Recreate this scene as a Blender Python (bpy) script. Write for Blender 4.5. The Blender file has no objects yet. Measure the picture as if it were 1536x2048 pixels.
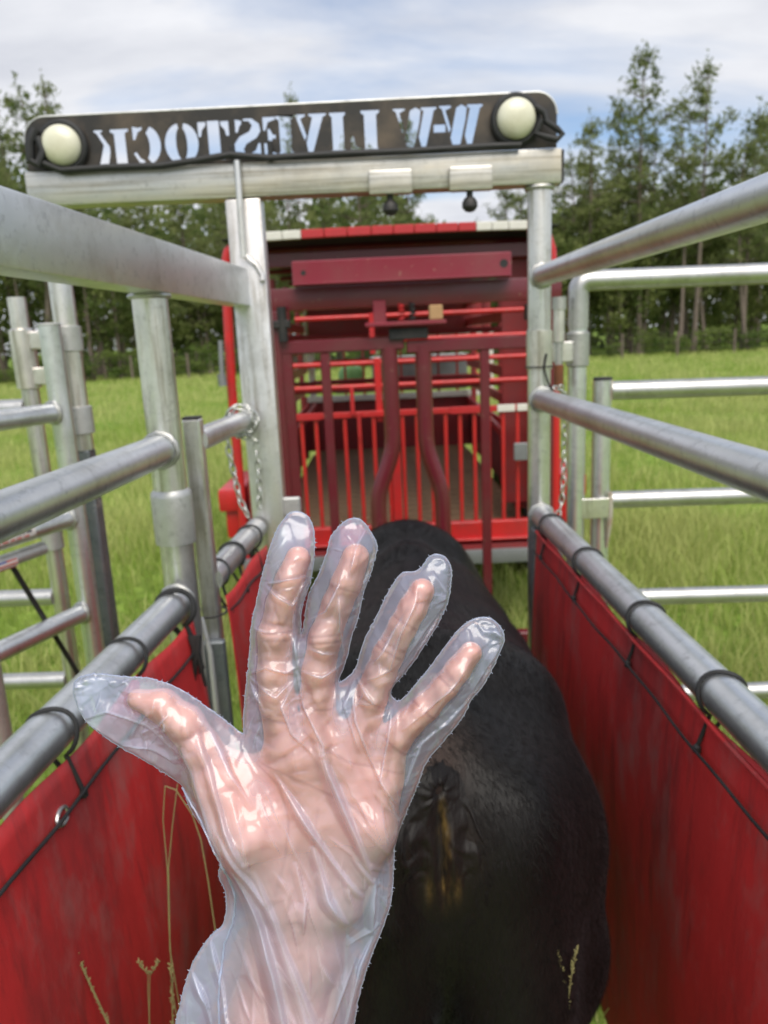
import bpy, bmesh, math, random
import numpy as np
from mathutils import Vector, Matrix, geometry, noise

random.seed(7)
rng = np.random.default_rng(7)
scene = bpy.context.scene
COL = scene.collection

# ------------------------------------------------------------------ camera
EYE = Vector((0.0, 0.0, 1.6))
TILT, ROLL = math.radians(13.1), math.radians(2.6)
_up = Vector((0, math.sin(TILT), math.cos(TILT)))
_fw = Vector((0, math.cos(TILT), -math.sin(TILT)))
_rt = Vector((1, 0, 0))
CR = math.cos(ROLL) * _rt - math.sin(ROLL) * _up
CU = math.sin(ROLL) * _rt + math.cos(ROLL) * _up
cam_data = bpy.data.cameras.new('camera')
cam = bpy.data.objects.new('camera', cam_data)
COL.objects.link(cam)
cam.matrix_world = Matrix(((CR.x, CU.x, -_fw.x, EYE.x), (CR.y, CU.y, -_fw.y, EYE.y),
                           (CR.z, CU.z, -_fw.z, EYE.z), (0, 0, 0, 1)))
cam_data.sensor_width = 36.0
cam_data.lens = 1500 / 2048 * 36.0
cam_data.clip_start = 0.02
cam_data.clip_end = 2000
cam_data.dof.use_dof = True
cam_data.dof.focus_distance = 0.42
cam_data.dof.aperture_fstop = 11.0
scene.camera = cam
scene.cycles.use_denoising = True
scene.cycles.transparent_max_bounces = 24
scene.cycles.max_bounces = 8
scene.cycles.use_adaptive_sampling = True
scene.view_settings.view_transform = 'Standard'
scene.view_settings.look = 'None'
scene.view_settings.gamma = 1.0
scene.view_settings.use_curve_mapping = False
scene.view_settings.exposure = 0.92

# ------------------------------------------------------------------ sky and sun
SUN_EL, SUN_ROT = math.radians(55), math.radians(168)
world = bpy.data.worlds.new('World')
scene.world = world
world.use_nodes = True
wn = world.node_tree
wn.nodes.clear()


def N(nt, typ, **kw):
    n = nt.nodes.new(typ)
    for k, v in kw.items():
        if k.startswith('i_'):
            key = k[2:]
            key = int(key) if key.isdigit() else key.replace('_', ' ')
            n.inputs[key].default_value = v
        else:
            setattr(n, k, v)
    return n


def ramp(nt, stops):
    r = nt.nodes.new('ShaderNodeValToRGB')
    els = r.color_ramp.elements
    while len(els) < len(stops):
        els.new(0.5)
    for e, (p, c) in zip(els, stops):
        e.position = p
        e.color = (*c, 1) if len(c) == 3 else c
    return r


w_out = N(wn, 'ShaderNodeOutputWorld')
w_bg = N(wn, 'ShaderNodeBackground', i_Strength=0.1)
sky = N(wn, 'ShaderNodeTexSky', sky_type='NISHITA', sun_disc=False, sun_elevation=SUN_EL,
        sun_rotation=SUN_ROT, altitude=30, air_density=1.0, dust_density=1.6, ozone_density=1.2)
tc = N(wn, 'ShaderNodeTexCoord')
sep = N(wn, 'ShaderNodeSeparateXYZ')
wn.links.new(tc.outputs['Generated'], sep.inputs[0])
zz = N(wn, 'ShaderNodeMath', operation='ADD', i_1=0.22)
zm = N(wn, 'ShaderNodeMath', operation='MAXIMUM', i_1=0.0)
wn.links.new(sep.outputs[2], zm.inputs[0])
wn.links.new(zm.outputs[0], zz.inputs[0])
cmb = N(wn, 'ShaderNodeCombineXYZ')
for i in (0, 1):
    d = N(wn, 'ShaderNodeMath', operation='DIVIDE')
    wn.links.new(sep.outputs[i], d.inputs[0])
    wn.links.new(zz.outputs[0], d.inputs[1])
    wn.links.new(d.outputs[0], cmb.inputs[i])
mp = N(wn, 'ShaderNodeMapping')
mp.inputs['Location'].default_value = (3.15, 1.2, 0)
mp.inputs['Rotation'].default_value = (0, 0, math.radians(-14))
mp.inputs['Scale'].default_value = (0.75, 1.5, 1)
wn.links.new(cmb.outputs[0], mp.inputs[0])
n1 = N(wn, 'ShaderNodeTexNoise', i_Scale=1.1, i_Detail=7.0, i_Roughness=0.52, i_Distortion=0.35)
wn.links.new(mp.outputs[0], n1.inputs['Vector'])
cov = ramp(wn, [(0.34, (0, 0, 0)), (0.56, (1, 1, 1))])
wn.links.new(n1.outputs[0], cov.inputs[0])
n2 = N(wn, 'ShaderNodeTexNoise', i_Scale=2.3, i_Detail=6.0, i_Roughness=0.55)
wn.links.new(mp.outputs[0], n2.inputs['Vector'])
ccol = ramp(wn, [(0.3, (3.6, 3.72, 4.1)), (0.7, (5.1, 5.16, 5.36))])
wn.links.new(n2.outputs[0], ccol.inputs[0])
skb = N(wn, 'ShaderNodeMix', data_type='RGBA', blend_type='MULTIPLY')
skb.inputs[0].default_value = 1.0
skb.inputs[7].default_value = (.86, .87, .90, 1)
wn.links.new(sky.outputs[0], skb.inputs[6])
mx = N(wn, 'ShaderNodeMix', data_type='RGBA')
wn.links.new(cov.outputs[0], mx.inputs[0])
wn.links.new(skb.outputs[2], mx.inputs[6])
wn.links.new(ccol.outputs[0], mx.inputs[7])
wn.links.new(mx.outputs[2], w_bg.inputs[0])
wn.links.new(w_bg.outputs[0], w_out.inputs[0])

sun_data = bpy.data.lights.new('sun', 'SUN')
sun_data.energy = 1.8
sun_data.angle = math.radians(48)
sun_data.color = (1.0, 0.94, 0.85)
sun = bpy.data.objects.new('sun', sun_data)
COL.objects.link(sun)
_sd = Vector((math.sin(SUN_ROT) * math.cos(SUN_EL), math.cos(SUN_ROT) * math.cos(SUN_EL), math.sin(SUN_EL)))
sun.rotation_euler = _sd.to_track_quat('Z', 'Y').to_euler()
sun.location = _sd * 30


# ------------------------------------------------------------------ helpers
def ray(px, py):
    return _fw + CR * ((px - 768) / 1500) - CU * ((py - 1024) / 1500)


def at(px, py, Y):
    """photo pixel -> point on the vertical plane at distance Y"""
    r = ray(px, py)
    return EYE + r * (Y / r.y)


class MB:
    def __init__(self):
        self.v, self.f = [], []

    def add(self, vs, fs):
        o = len(self.v)
        self.v += [tuple(p) for p in vs]
        self.f += [tuple(i + o for i in f) for f in fs]
        return self

    def tube(self, pts, r, n=20, cap=True, closed=False):
        pts = [Vector(p) for p in pts]
        m = len(pts)
        rs = r if isinstance(r, (list, tuple)) else [r] * m
        tans = []
        for i in range(m):
            if closed:
                t = pts[(i + 1) % m] - pts[i - 1]
            else:
                t = pts[min(i + 1, m - 1)] - pts[max(i - 1, 0)]
            tans.append(t.normalized())
        up = Vector((0, 0, 1)) if abs(tans[0].z) < 0.9 else Vector((0, 1, 0))
        a = tans[0].cross(up).normalized()
        vs, fs = [], []
        for i in range(m):
            t = tans[i]
            a = (a - t * a.dot(t)).normalized()
            b = t.cross(a)
            for k in range(n):
                th = 2 * math.pi * k / n
                vs.append(pts[i] + (a * math.cos(th) + b * math.sin(th)) * rs[i])
        rings = m if closed else m - 1
        for i in range(rings):
            j = (i + 1) % m
            for k in range(n):
                k2 = (k + 1) % n
                fs.append((i * n + k, i * n + k2, j * n + k2, j * n + k))
        if cap and not closed:
            fs.append(tuple(reversed(range(n))))
            fs.append(tuple((m - 1) * n + k for k in range(n)))
        return self.add(vs, fs)

    def box(self, c, s, bev=0.003, M=None):
        hx, hy, hz = s[0] / 2, s[1] / 2, s[2] / 2
        b = min(bev, hx * .45, hy * .45, hz * .45)
        bm = bmesh.new()
        bmesh.ops.create_cube(bm, size=1)
        for v in bm.verts:
            v.co = Vector((v.co.x * s[0], v.co.y * s[1], v.co.z * s[2]))
        if b > 0:
            bmesh.ops.bevel(bm, geom=bm.edges[:], offset=b, segments=2 if b > 0.004 else 1, affect='EDGES', profile=0.6)
        bm.verts.index_update()
        c = Vector(c)
        vs = [(M @ v.co if M else v.co) + c for v in bm.verts]
        fs = [[v.index for v in f.verts] for f in bm.faces]
        bm.free()
        return self.add(vs, fs)

    def beam(self, a, b, w, h, bev=0.004, up=(0, 0, 1)):
        """rectangular bar from a to b, w wide (sideways) and h tall (along up)"""
        a, b = Vector(a), Vector(b)
        y = (b - a).normalized()
        x = y.cross(Vector(up)).normalized()
        z = x.cross(y)
        M = Matrix((x, y, z)).transposed()
        return self.box((a + b) / 2, (w, (b - a).length, h), bev, M)

    def ring(self, c, axis, R, r, n=28, m=10, wob=0.0, sx=1.0):
        c, axis = Vector(c), Vector(axis).normalized()
        up = Vector((0, 0, 1)) if abs(axis.z) < 0.9 else Vector((1, 0, 0))
        a = axis.cross(up).normalized()
        b = axis.cross(a)
        pts = []
        for k in range(n):
            th = 2 * math.pi * k / n
            rr = R * (1 + wob * random.uniform(-1, 1))
            pts.append(c + (a * math.cos(th) * sx + b * math.sin(th)) * rr)
        return self.tube(pts, r, m, closed=True)

    def lathe(self, c, axis, prof, n=28, sx=1.0):
        """profile of (radius, distance along axis)"""
        c, axis = Vector(c), Vector(axis).normalized()
        up = Vector((0, 0, 1)) if abs(axis.z) < 0.9 else Vector((1, 0, 0))
        a = axis.cross(up).normalized()
        b = axis.cross(a)
        vs, fs = [], []
        for (r, d) in prof:
            for k in range(n):
                th = 2 * math.pi * k / n
                vs.append(c + axis * d + (a * math.cos(th) * sx + b * math.sin(th)) * max(r, 1e-4))
        for i in range(len(prof) - 1):
            for k in range(n):
                k2 = (k + 1) % n
                fs.append((i * n + k, (i + 1) * n + k, (i + 1) * n + k2, i * n + k2))
        fs.append(tuple(range(n)))
        fs.append(tuple(reversed([(len(prof) - 1) * n + k for k in range(n)])))
        return self.add(vs, fs)


WL = {}


def tag(o, label=None, cat=None, group=None, kind=None):
    for k, v in (('label', label), ('category', cat), ('group', group), ('kind', kind)):
        if v:
            o[k] = v
    return o


def thing(name, loc, label, cat, group=None):
    o = bpy.data.objects.new(name, None)
    o.empty_display_size = 0.1
    COL.objects.link(o)
    o.location = loc
    WL[o.name] = Vector(loc)
    return tag(o, label, cat, group)


def smooth(me, ang=35):
    me.polygons.foreach_set('use_smooth', [True] * len(me.polygons))
    try:
        me.set_sharp_from_angle(angle=math.radians(ang))
    except Exception:
        pass


def obj(name, mb, mat, parent=None, ang=35, origin=None):
    """link the collected shape (world coordinates) as ONE mesh object"""
    vs = np.array(mb.v, dtype=float)
    if origin is None:
        c = Vector((vs.min(0) + vs.max(0)) / 2)
    else:
        c = Vector(origin)
    me = bpy.data.meshes.new(name)
    me.from_pydata((vs - np.array(c)).tolist(), [], mb.f)
    me.validate()
    smooth(me, ang)
    if mat:
        for m in (mat if isinstance(mat, (list, tuple)) else [mat]):
            me.materials.append(m)
    o = bpy.data.objects.new(name, me)
    COL.objects.link(o)
    WL[o.name] = c
    if parent is not None:
        o.parent = parent
        o.location = c - WL[parent.name]
    else:
        o.location = c
    return o


def inst(name, me, parent, loc, rot=(0, 0, 0), scale=(1, 1, 1)):
    """another object using an existing mesh, loc in world coordinates"""
    o = bpy.data.objects.new(name, me)
    COL.objects.link(o)
    WL[o.name] = Vector(loc)
    o.parent = parent
    o.location = Vector(loc) - (WL[parent.name] if parent is not None else Vector())
    o.rotation_euler = rot
    o.scale = scale
    return o


def np_mesh(name, V, F, mat, smooth_it=True, attrs=None):
    V = np.asarray(V, dtype=np.float32)
    F = np.asarray(F, dtype=np.int32)
    me = bpy.data.meshes.new(name)
    me.vertices.add(len(V))
    me.vertices.foreach_set('co', V.ravel())
    k = F.shape[1]
    me.loops.add(F.size)
    me.loops.foreach_set('vertex_index', F.ravel())
    me.polygons.add(len(F))
    me.polygons.foreach_set('loop_start', np.arange(0, F.size, k, dtype=np.int32))
    me.polygons.foreach_set('loop_total', np.full(len(F), k, dtype=np.int32))
    if smooth_it:
        me.polygons.foreach_set('use_smooth', np.ones(len(F), dtype=bool))
    for an, arr in (attrs or {}).items():
        a = me.attributes.new(an, 'FLOAT', 'POINT')
        a.data.foreach_set('value', np.asarray(arr, dtype=np.float32))
    me.update(calc_edges=True)
    me.validate()
    if mat:
        me.materials.append(mat)
    return me


def np_obj(name, V, F, mat, parent=None, smooth_it=True, attrs=None, origin=(0, 0, 0)):
    me = np_mesh(name, np.asarray(V) - np.array(origin), F, mat, smooth_it, attrs)
    o = bpy.data.objects.new(name, me)
    COL.objects.link(o)
    WL[o.name] = Vector(origin)
    if parent is not None:
        o.parent = parent
        o.location = Vector(origin) - WL[parent.name]
    else:
        o.location = origin
    return o


def surface_nets(D, org, h):
    s = D < 0
    nx, ny, nz = D.shape
    c = np.zeros((nx - 1, ny - 1, nz - 1), np.uint8)
    for i in (0, 1):
        for j in (0, 1):
            for k in (0, 1):
                c += s[i:nx - 1 + i, j:ny - 1 + j, k:nz - 1 + k]
    act = (c > 0) & (c < 8)
    idx = np.argwhere(act)
    vid = np.full(act.shape, -1, np.int32)
    vid[act] = np.arange(len(idx))
    corners = np.array([(i, j, k) for i in (0, 1) for j in (0, 1) for k in (0, 1)])
    vals = np.stack([D[idx[:, 0] + a, idx[:, 1] + b, idx[:, 2] + d] for a, b, d in corners], 1)
    acc = np.zeros((len(idx), 3))
    cnt = np.zeros(len(idx))
    for e0 in range(8):
        for ax in range(3):
            if corners[e0][ax]:
                continue
            c1 = corners[e0].copy()
            c1[ax] = 1
            e1 = c1[0] * 4 + c1[1] * 2 + c1[2]
            d0, d1 = vals[:, e0], vals[:, e1]
            m = (d0 < 0) != (d1 < 0)
            t = d0[m] / (d0[m] - d1[m])
            acc[m] += corners[e0] + np.outer(t, c1 - corners[e0])
            cnt[m] += 1
    V = np.array(org) + (idx + acc / cnt[:, None]) * h
    F = []
    for ax in range(3):
        o1, o2 = (ax + 1) % 3, (ax + 2) % 3
        sl0 = [slice(1, -1)] * 3
        sl0[ax] = slice(0, -1)
        sl1 = [slice(1, -1)] * 3
        sl1[ax] = slice(1, None)
        a, b = s[tuple(sl0)], s[tuple(sl1)]
        for flip, m in ((False, a & ~b), (True, ~a & b)):
            g = np.argwhere(m)
            if not len(g):
                continue
            off = np.ones(3, int)
            off[ax] = 0
            g = g + off
            e1 = np.zeros(3, int)
            e1[o1] = 1
            e2 = np.zeros(3, int)
            e2[o2] = 1
            q = [vid[tuple((g - e1 - e2).T)], vid[tuple((g - e2).T)], vid[tuple(g.T)], vid[tuple((g - e1).T)]]
            if flip:
                q = q[::-1]
            F.append(np.stack(q, 1))
    return V, np.concatenate(F)


def sd_caps(X, Y, Z, pts, rad, flat=(1, 1, 1), k=0.0):
    """smooth union of tapered capsules along pts"""
    D = None
    fx, fy, fz = flat
    for i in range(len(pts) - 1):
        a, b = pts[i], pts[i + 1]
        ax, ay, az = a[0] * fx, a[1] * fy, a[2] * fz
        bx, by, bz = b[0] * fx - ax, b[1] * fy - ay, b[2] * fz - az
        L = bx * bx + by * by + bz * bz + 1e-12
        px, py, pz = X * fx - ax, Y * fy - ay, Z * fz - az
        t = np.clip((px * bx + py * by + pz * bz) / L, 0, 1)
        d = np.sqrt((px - t * bx) ** 2 + (py - t * by) ** 2 + (pz - t * bz) ** 2) - (rad[i] + (rad[i + 1] - rad[i]) * t)
        D = d if D is None else smin(D, d, k)
    return D


def smin(a, b, k):
    if k <= 0:
        return np.minimum(a, b)
    h = np.clip(0.5 + 0.5 * (b - a) / k, 0, 1)
    return b + (a - b) * h - k * h * (1 - h)


# ------------------------------------------------------------------ materials
def new_mat(name):
    m = bpy.data.materials.new(name)
    m.use_nodes = True
    nt = m.node_tree
    nt.nodes.clear()
    out = N(nt, 'ShaderNodeOutputMaterial')
    p = N(nt, 'ShaderNodeBsdfPrincipled')
    nt.links.new(p.outputs[0], out.inputs[0])
    return m, nt, p, out


def bump(nt, p, src, strength=0.2, dist=0.01):
    b = N(nt, 'ShaderNodeBump', i_Strength=strength, i_Distance=dist)
    nt.links.new(src, b.inputs['Height'])
    nt.links.new(b.outputs[0], p.inputs['Normal'])
    return b


def obj_noise(nt, scale, detail=4, rough=0.55, stretch=None, world=False):
    t = N(nt, 'ShaderNodeTexCoord') if not world else N(nt, 'ShaderNodeNewGeometry')
    src = t.outputs['Object'] if not world else t.outputs['Position']
    m = N(nt, 'ShaderNodeMapping')
    if stretch:
        m.inputs['Scale'].default_value = stretch
    nt.links.new(src, m.inputs[0])
    n = N(nt, 'ShaderNodeTexNoise', i_Scale=scale, i_Detail=detail, i_Roughness=rough)
    nt.links.new(m.outputs[0], n.inputs['Vector'])
    return n


def mixc(nt, fac, a, b, mode='MIX'):
    m = N(nt, 'ShaderNodeMix', data_type='RGBA', blend_type=mode)
    for sock, val in ((0, fac), (6, a), (7, b)):
        if hasattr(val, 'is_linked') or hasattr(val, 'links'):
            nt.links.new(val, m.inputs[sock])
        elif sock == 0:
            m.inputs[0].default_value = val
        else:
            m.inputs[sock].default_value = (*val, 1)
    return m.outputs[2]


def galvanised(name, lo=(.68, .695, .71), hi=(.82, .835, .85), rough=(.28, .44), stain=None, metal=0.92, stretch=(1, 1, 1), grain=None):
    m, nt, p, _ = new_mat(name)
    n = obj_noise(nt, 9, 6, .6, stretch)
    r = ramp(nt, [(0.3, lo), (0.7, hi)])
    nt.links.new(n.outputs[0], r.inputs[0])
    colr = r.outputs[0]
    sp = obj_noise(nt, 60, 3, .7)
    rs = ramp(nt, [(0.56, (0, 0, 0)), (0.74, (1, 1, 1))])
    nt.links.new(sp.outputs[0], rs.inputs[0])
    colr = mixc(nt, rs.outputs[0], colr, tuple(c * .78 for c in lo))
    sc_ = obj_noise(nt, 16, 6, .75, (1, 1, 1))
    scr = ramp(nt, [(0.60, (0, 0, 0)), (0.70, (.6, .6, .6))])
    nt.links.new(sc_.outputs[0], scr.inputs[0])
    colr = mixc(nt, scr.outputs[0], colr, (.86, .87, .87))
    if stain:  # stain tone; on the header beam it paints a warm sky reflection
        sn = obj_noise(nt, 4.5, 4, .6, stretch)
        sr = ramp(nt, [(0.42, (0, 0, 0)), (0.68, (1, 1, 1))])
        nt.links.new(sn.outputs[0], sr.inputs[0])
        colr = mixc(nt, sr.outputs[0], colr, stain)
    gm = obj_noise(nt, 6, 8, .68)
    gmr = ramp(nt, [(0.50, (0, 0, 0)), (0.68, (.55, .55, .55))])
    nt.links.new(gm.outputs[0], gmr.inputs[0])
    colr = mixc(nt, gmr.outputs[0], colr, (.36, .35, .32))
    if grain:
        gn = obj_noise(nt, 3, 5, .7, grain)
        gr_ = ramp(nt, [(0.36, (.50, .46, .38)), (0.5, (1, 1, 1)), (.62, (1, 1, 1)), (.7, (.74, .70, .62))])
        nt.links.new(gn.outputs[0], gr_.inputs[0])
        colr = mixc(nt, .8, colr, gr_.outputs[0], 'MULTIPLY')
    nt.links.new(colr, p.inputs['Base Color'])
    p.inputs['Metallic'].default_value = metal
    rr = N(nt, 'ShaderNodeMapRange', i_3=rough[0], i_4=rough[1])
    nt.links.new(sp.outputs[0], rr.inputs[0])
    nt.links.new(rr.outputs[0], p.inputs['Roughness'])
    bump(nt, p, sp.outputs[0], .12, .002)
    return m


def paint(name, c, rough=.35, dirt=(.06, .04, .03), amount=.5, scale=7, coat=.2, metal=0, chips=None):
    m, nt, p, _ = new_mat(name)
    n = obj_noise(nt, scale, 6, .62)
    r = ramp(nt, [(0.45, (0, 0, 0)), (0.8, (amount,) * 3)])
    nt.links.new(n.outputs[0], r.inputs[0])
    colr = mixc(nt, r.outputs[0], c, dirt)
    if chips:
        n2 = obj_noise(nt, 45, 3, .6)
        r2 = ramp(nt, [(0.68, (0, 0, 0)), (0.72, (1, 1, 1))])
        nt.links.new(n2.outputs[0], r2.inputs[0])
        colr = mixc(nt, r2.outputs[0], colr, chips)
    nt.links.new(colr, p.inputs['Base Color'])
    rr = N(nt, 'ShaderNodeMapRange', i_3=rough * .8, i_4=min(1, rough * 1.6))
    nt.links.new(n.outputs[0], rr.inputs[0])
    nt.links.new(rr.outputs[0], p.inputs['Roughness'])
    p.inputs['Metallic'].default_value = metal
    p.inputs['Coat Weight'].default_value = coat
    p.inputs['Coat Roughness'].default_value = .2
    bump(nt, p, n.outputs[0], .05, .004)
    return m


M_PIPE = galvanised('galvanised_pipe')
M_BEAM = galvanised('weathered_zinc_sky_glow', (.50, .50, .48), (.66, .65, .62), (.32, .52), stain=(.60, .54, .43), stretch=(.5, 1, 3), grain=(.5, 4, 26))  # warm stain colour paints in the reflection of a glowing sky
M_POST = galvanised('pale_zinc_post', (.70, .69, .69), (.88, .87, .87), (.26, .46), stain=(.76, .71, .65), stretch=(2, 2, .5), grain=(12, 12, .8))
M_PALE = galvanised('pale_zinc_rail', (.48, .48, .47), (.64, .635, .62), (.3, .48))
M_COLLAR = galvanised('dull_zinc_collar', (.50, .50, .50), (.64, .64, .63), (.42, .58), metal=.75)
M_WELD = galvanised('weld_bead', (.34, .34, .33), (.62, .62, .6), (.35, .6))
M_DARKPOST = galvanised('dark_grey_post', (.17, .19, .21), (.30, .33, .35), (.4, .6), metal=.8)
M_RUST = paint('rust_stained_zinc', (.46, .43, .36), .55, (.30, .13, .04), .9, 26, 0, .3)
M_RED = paint('bright_red_enamel', (.54, .018, .02), .33, (.14, .03, .03), .6, chips=(.30, .12, .10))
M_MAROON = paint('maroon_enamel', (.135, .008, .020), .30, (.10, .04, .034), .75, 5, .35, chips=(.20, .09, .07))
M_MAROON2 = paint('maroon_plate', (.22, .013, .032), .33, (.18, .07, .06), .5, 5, .3, chips=(.30, .16, .12))
M_DEEPRED = paint('dusty_red_sheet', (.24, .012, .016), .5, (.12, .05, .05), .6)
M_WHITE = paint('white_reflective_tape', (.72, .70, .64), .4, (.3, .28, .24), .35)
M_TAPERED = paint('red_reflective_tape', (.48, .02, .025), .35, (.2, .02, .02), .4)
M_BLACK = paint('black_rubber', (.012, .012, .013), .5, (.05, .05, .05), .5, 12, 0)
M_STEELDARK = paint('dark_steel', (.03, .03, .032), .45, (.09, .08, .07), .6, 8, 0, .5)
M_SIGN = paint('burnt_brown_steel', (.030, .027, .025), .42, (.13, .098, .07), 1.0, 7, .1, .35)
M_LAMP = paint('cream_lamp_lens', (.70, .68, .54), .3, (.42, .38, .24), .6, 10, .5)
M_GREY = paint('grey_steel', (.26, .27, .28), .45, (.12, .11, .1), .5, 6, 0, .5)
M_WOOD = paint('weathered_plank', (.27, .17, .095), .75, (.10, .065, .04), .8, 9, 0)
M_TAN = paint('tan_wood_block', (.46, .28, .14), .7, (.3, .17, .08), .5, 14, 0)
M_GREEN = paint('green_plastic', (.14, .30, .09), .45, (.08, .16, .05), .4)
M_CHAIN = galvanised('zinc_chain', (.55, .55, .53), (.75, .75, .72), (.25, .45))
M_RUSTRED = paint('rusty_pin', (.20, .07, .03), .7, (.10, .05, .03), .7, 22, 0, .2)


def tarp_mat(name):
    m, nt, p, _ = new_mat(name)
    n = obj_noise(nt, 5, 8, .65, (1, 1, .35))
    r = ramp(nt, [(0.38, (.62, .022, .025)), (0.52, (.52, .019, .022)), (0.68, (.28, .02, .023))])
    nt.links.new(n.outputs[0], r.inputs[0])
    n2 = obj_noise(nt, 26, 6, .7, (1, 1, .16))
    r2 = ramp(nt, [(0.53, (0, 0, 0)), (0.70, (.5, .5, .5))])
    nt.links.new(n2.outputs[0], r2.inputs[0])
    c = mixc(nt, r2.outputs[0], r.outputs[0], (.07, .014, .016))
    n3 = obj_noise(nt, 11, 7, .7, (1, 1, .5))
    r3 = ramp(nt, [(0.50, (.06, .06, .06)), (0.72, (.55, .55, .55))])
    nt.links.new(n3.outputs[0], r3.inputs[0])
    c = mixc(nt, r3.outputs[0], c, (.30, .16, .15))
    nt.links.new(c, p.inputs['Base Color'])
    rr = N(nt, 'ShaderNodeMapRange', i_3=.5, i_4=.75)
    nt.links.new(n3.outputs[0], rr.inputs[0])
    nt.links.new(rr.outputs[0], p.inputs['Roughness'])
    w = obj_noise(nt, 9, 4, .5, (1, 1, .4))
    bump(nt, p, w.outputs[0], .25, .02)
    return m


M_TARP = tarp_mat('red_vinyl_sheet')


def leaf_mat(name, a, b, c, rough=.6, trans=.48, seed_scale=.6):
    m, nt, p, out = new_mat(name)
    n = obj_noise(nt, seed_scale, 3, .6)
    oi = N(nt, 'ShaderNodeObjectInfo')
    ad = N(nt, 'ShaderNodeMath', operation='MULTIPLY_ADD', i_1=.35)
    nt.links.new(oi.outputs['Random'], ad.inputs[0])
    nt.links.new(n.outputs[0], ad.inputs[2])
    at_ = N(nt, 'ShaderNodeAttribute', attribute_name='tone')
    ad2 = N(nt, 'ShaderNodeMath', operation='MULTIPLY_ADD', i_1=.6)
    nt.links.new(at_.outputs['Fac'], ad2.inputs[0])
    nt.links.new(ad.outputs[0], ad2.inputs[2])
    r = ramp(nt, [(0.45, a), (0.8, b), (1.15 if False else 1.0, c)])
    nt.links.new(ad2.outputs[0], r.inputs[0])
    nt.links.new(r.outputs[0], p.inputs['Base Color'])
    p.inputs['Roughness'].default_value = rough
    p.inputs['Specular IOR Level'].default_value = .12
    tr = N(nt, 'ShaderNodeBsdfTranslucent')
    nt.links.new(r.outputs[0], tr.inputs[0])
    ms = N(nt, 'ShaderNodeMixShader', i_0=trans)
    nt.links.new(p.outputs[0], ms.inputs[1])
    nt.links.new(tr.outputs[0], ms.inputs[2])
    nt.links.new(ms.outputs[0], out.inputs[0])
    return m


M_PINE = leaf_mat('pine_needles', (.075, .105, .035), (.15, .19, .065), (.22, .25, .095))
M_BROAD = leaf_mat('broad_leaves', (.06, .092, .026), (.13, .175, .05), (.20, .23, .075))
M_SHRUB = leaf_mat('shrub_leaves', (.045, .08, .02), (.10, .16, .036), (.17, .22, .06))
M_GRASS = leaf_mat('grass_blades', (.19, .295, .045), (.29, .405, .075), (.49, .53, .19), .65, .4, .35)
M_BARK = paint('pine_bark', (.16, .125, .10), .9, (.07, .055, .045), .8, 5, 0)


def ground_mat():
    m, nt, p, _ = new_mat('meadow_turf')
    n = obj_noise(nt, .5, 8, .65, world=True)
    r = ramp(nt, [(0.3, (.16, .26, .042)), (0.5, (.23, .345, .06)), (0.72, (.33, .42, .10))])
    nt.links.new(n.outputs[0], r.inputs[0])
    n2 = obj_noise(nt, 9, 5, .7, world=True)
    r2 = ramp(nt, [(0.35, (.45, .45, .45)), (0.65, (1, 1, 1))])
    nt.links.new(n2.outputs[0], r2.inputs[0])
    c = mixc(nt, 1.0, r.outputs[0], r2.outputs[0], 'MULTIPLY')
    nt.links.new(c, p.inputs['Base Color'])
    p.inputs['Roughness'].default_value = .95
    p.inputs['Specular IOR Level'].default_value = .1
    bump(nt, p, n2.outputs[0], .8, .06)
    return m


M_GROUND = ground_mat()

# ------------------------------------------------------------------ meadow
def ground_z(x, y):
    return 0.03 * np.sin(x * .35 + 1.3) * np.sin(y * .22) * np.clip((np.abs(y) - 5) / 8, 0, 1)


gx = np.concatenate([np.linspace(-400, -60, 12), np.linspace(-50, 50, 60), np.linspace(60, 400, 12)])
gy = np.concatenate([np.linspace(-200, -20, 8), np.linspace(-12, 70, 80), np.linspace(80, 900, 16)])
GX, GY = np.meshgrid(gx, gy, indexing='ij')
GV = np.stack([GX, GY, ground_z(GX, GY)], -1).reshape(-1, 3)
ii, jj = np.meshgrid(np.arange(len(gx) - 1), np.arange(len(gy) - 1), indexing='ij')
q = (ii * len(gy) + jj).ravel()
GF = np.stack([q, q + len(gy), q + len(gy) + 1, q + 1], 1)
tag(np_obj('meadow', GV, GF, M_GROUND), 'sunlit green meadow running back to the pine wood', None, None, 'structure')


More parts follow.
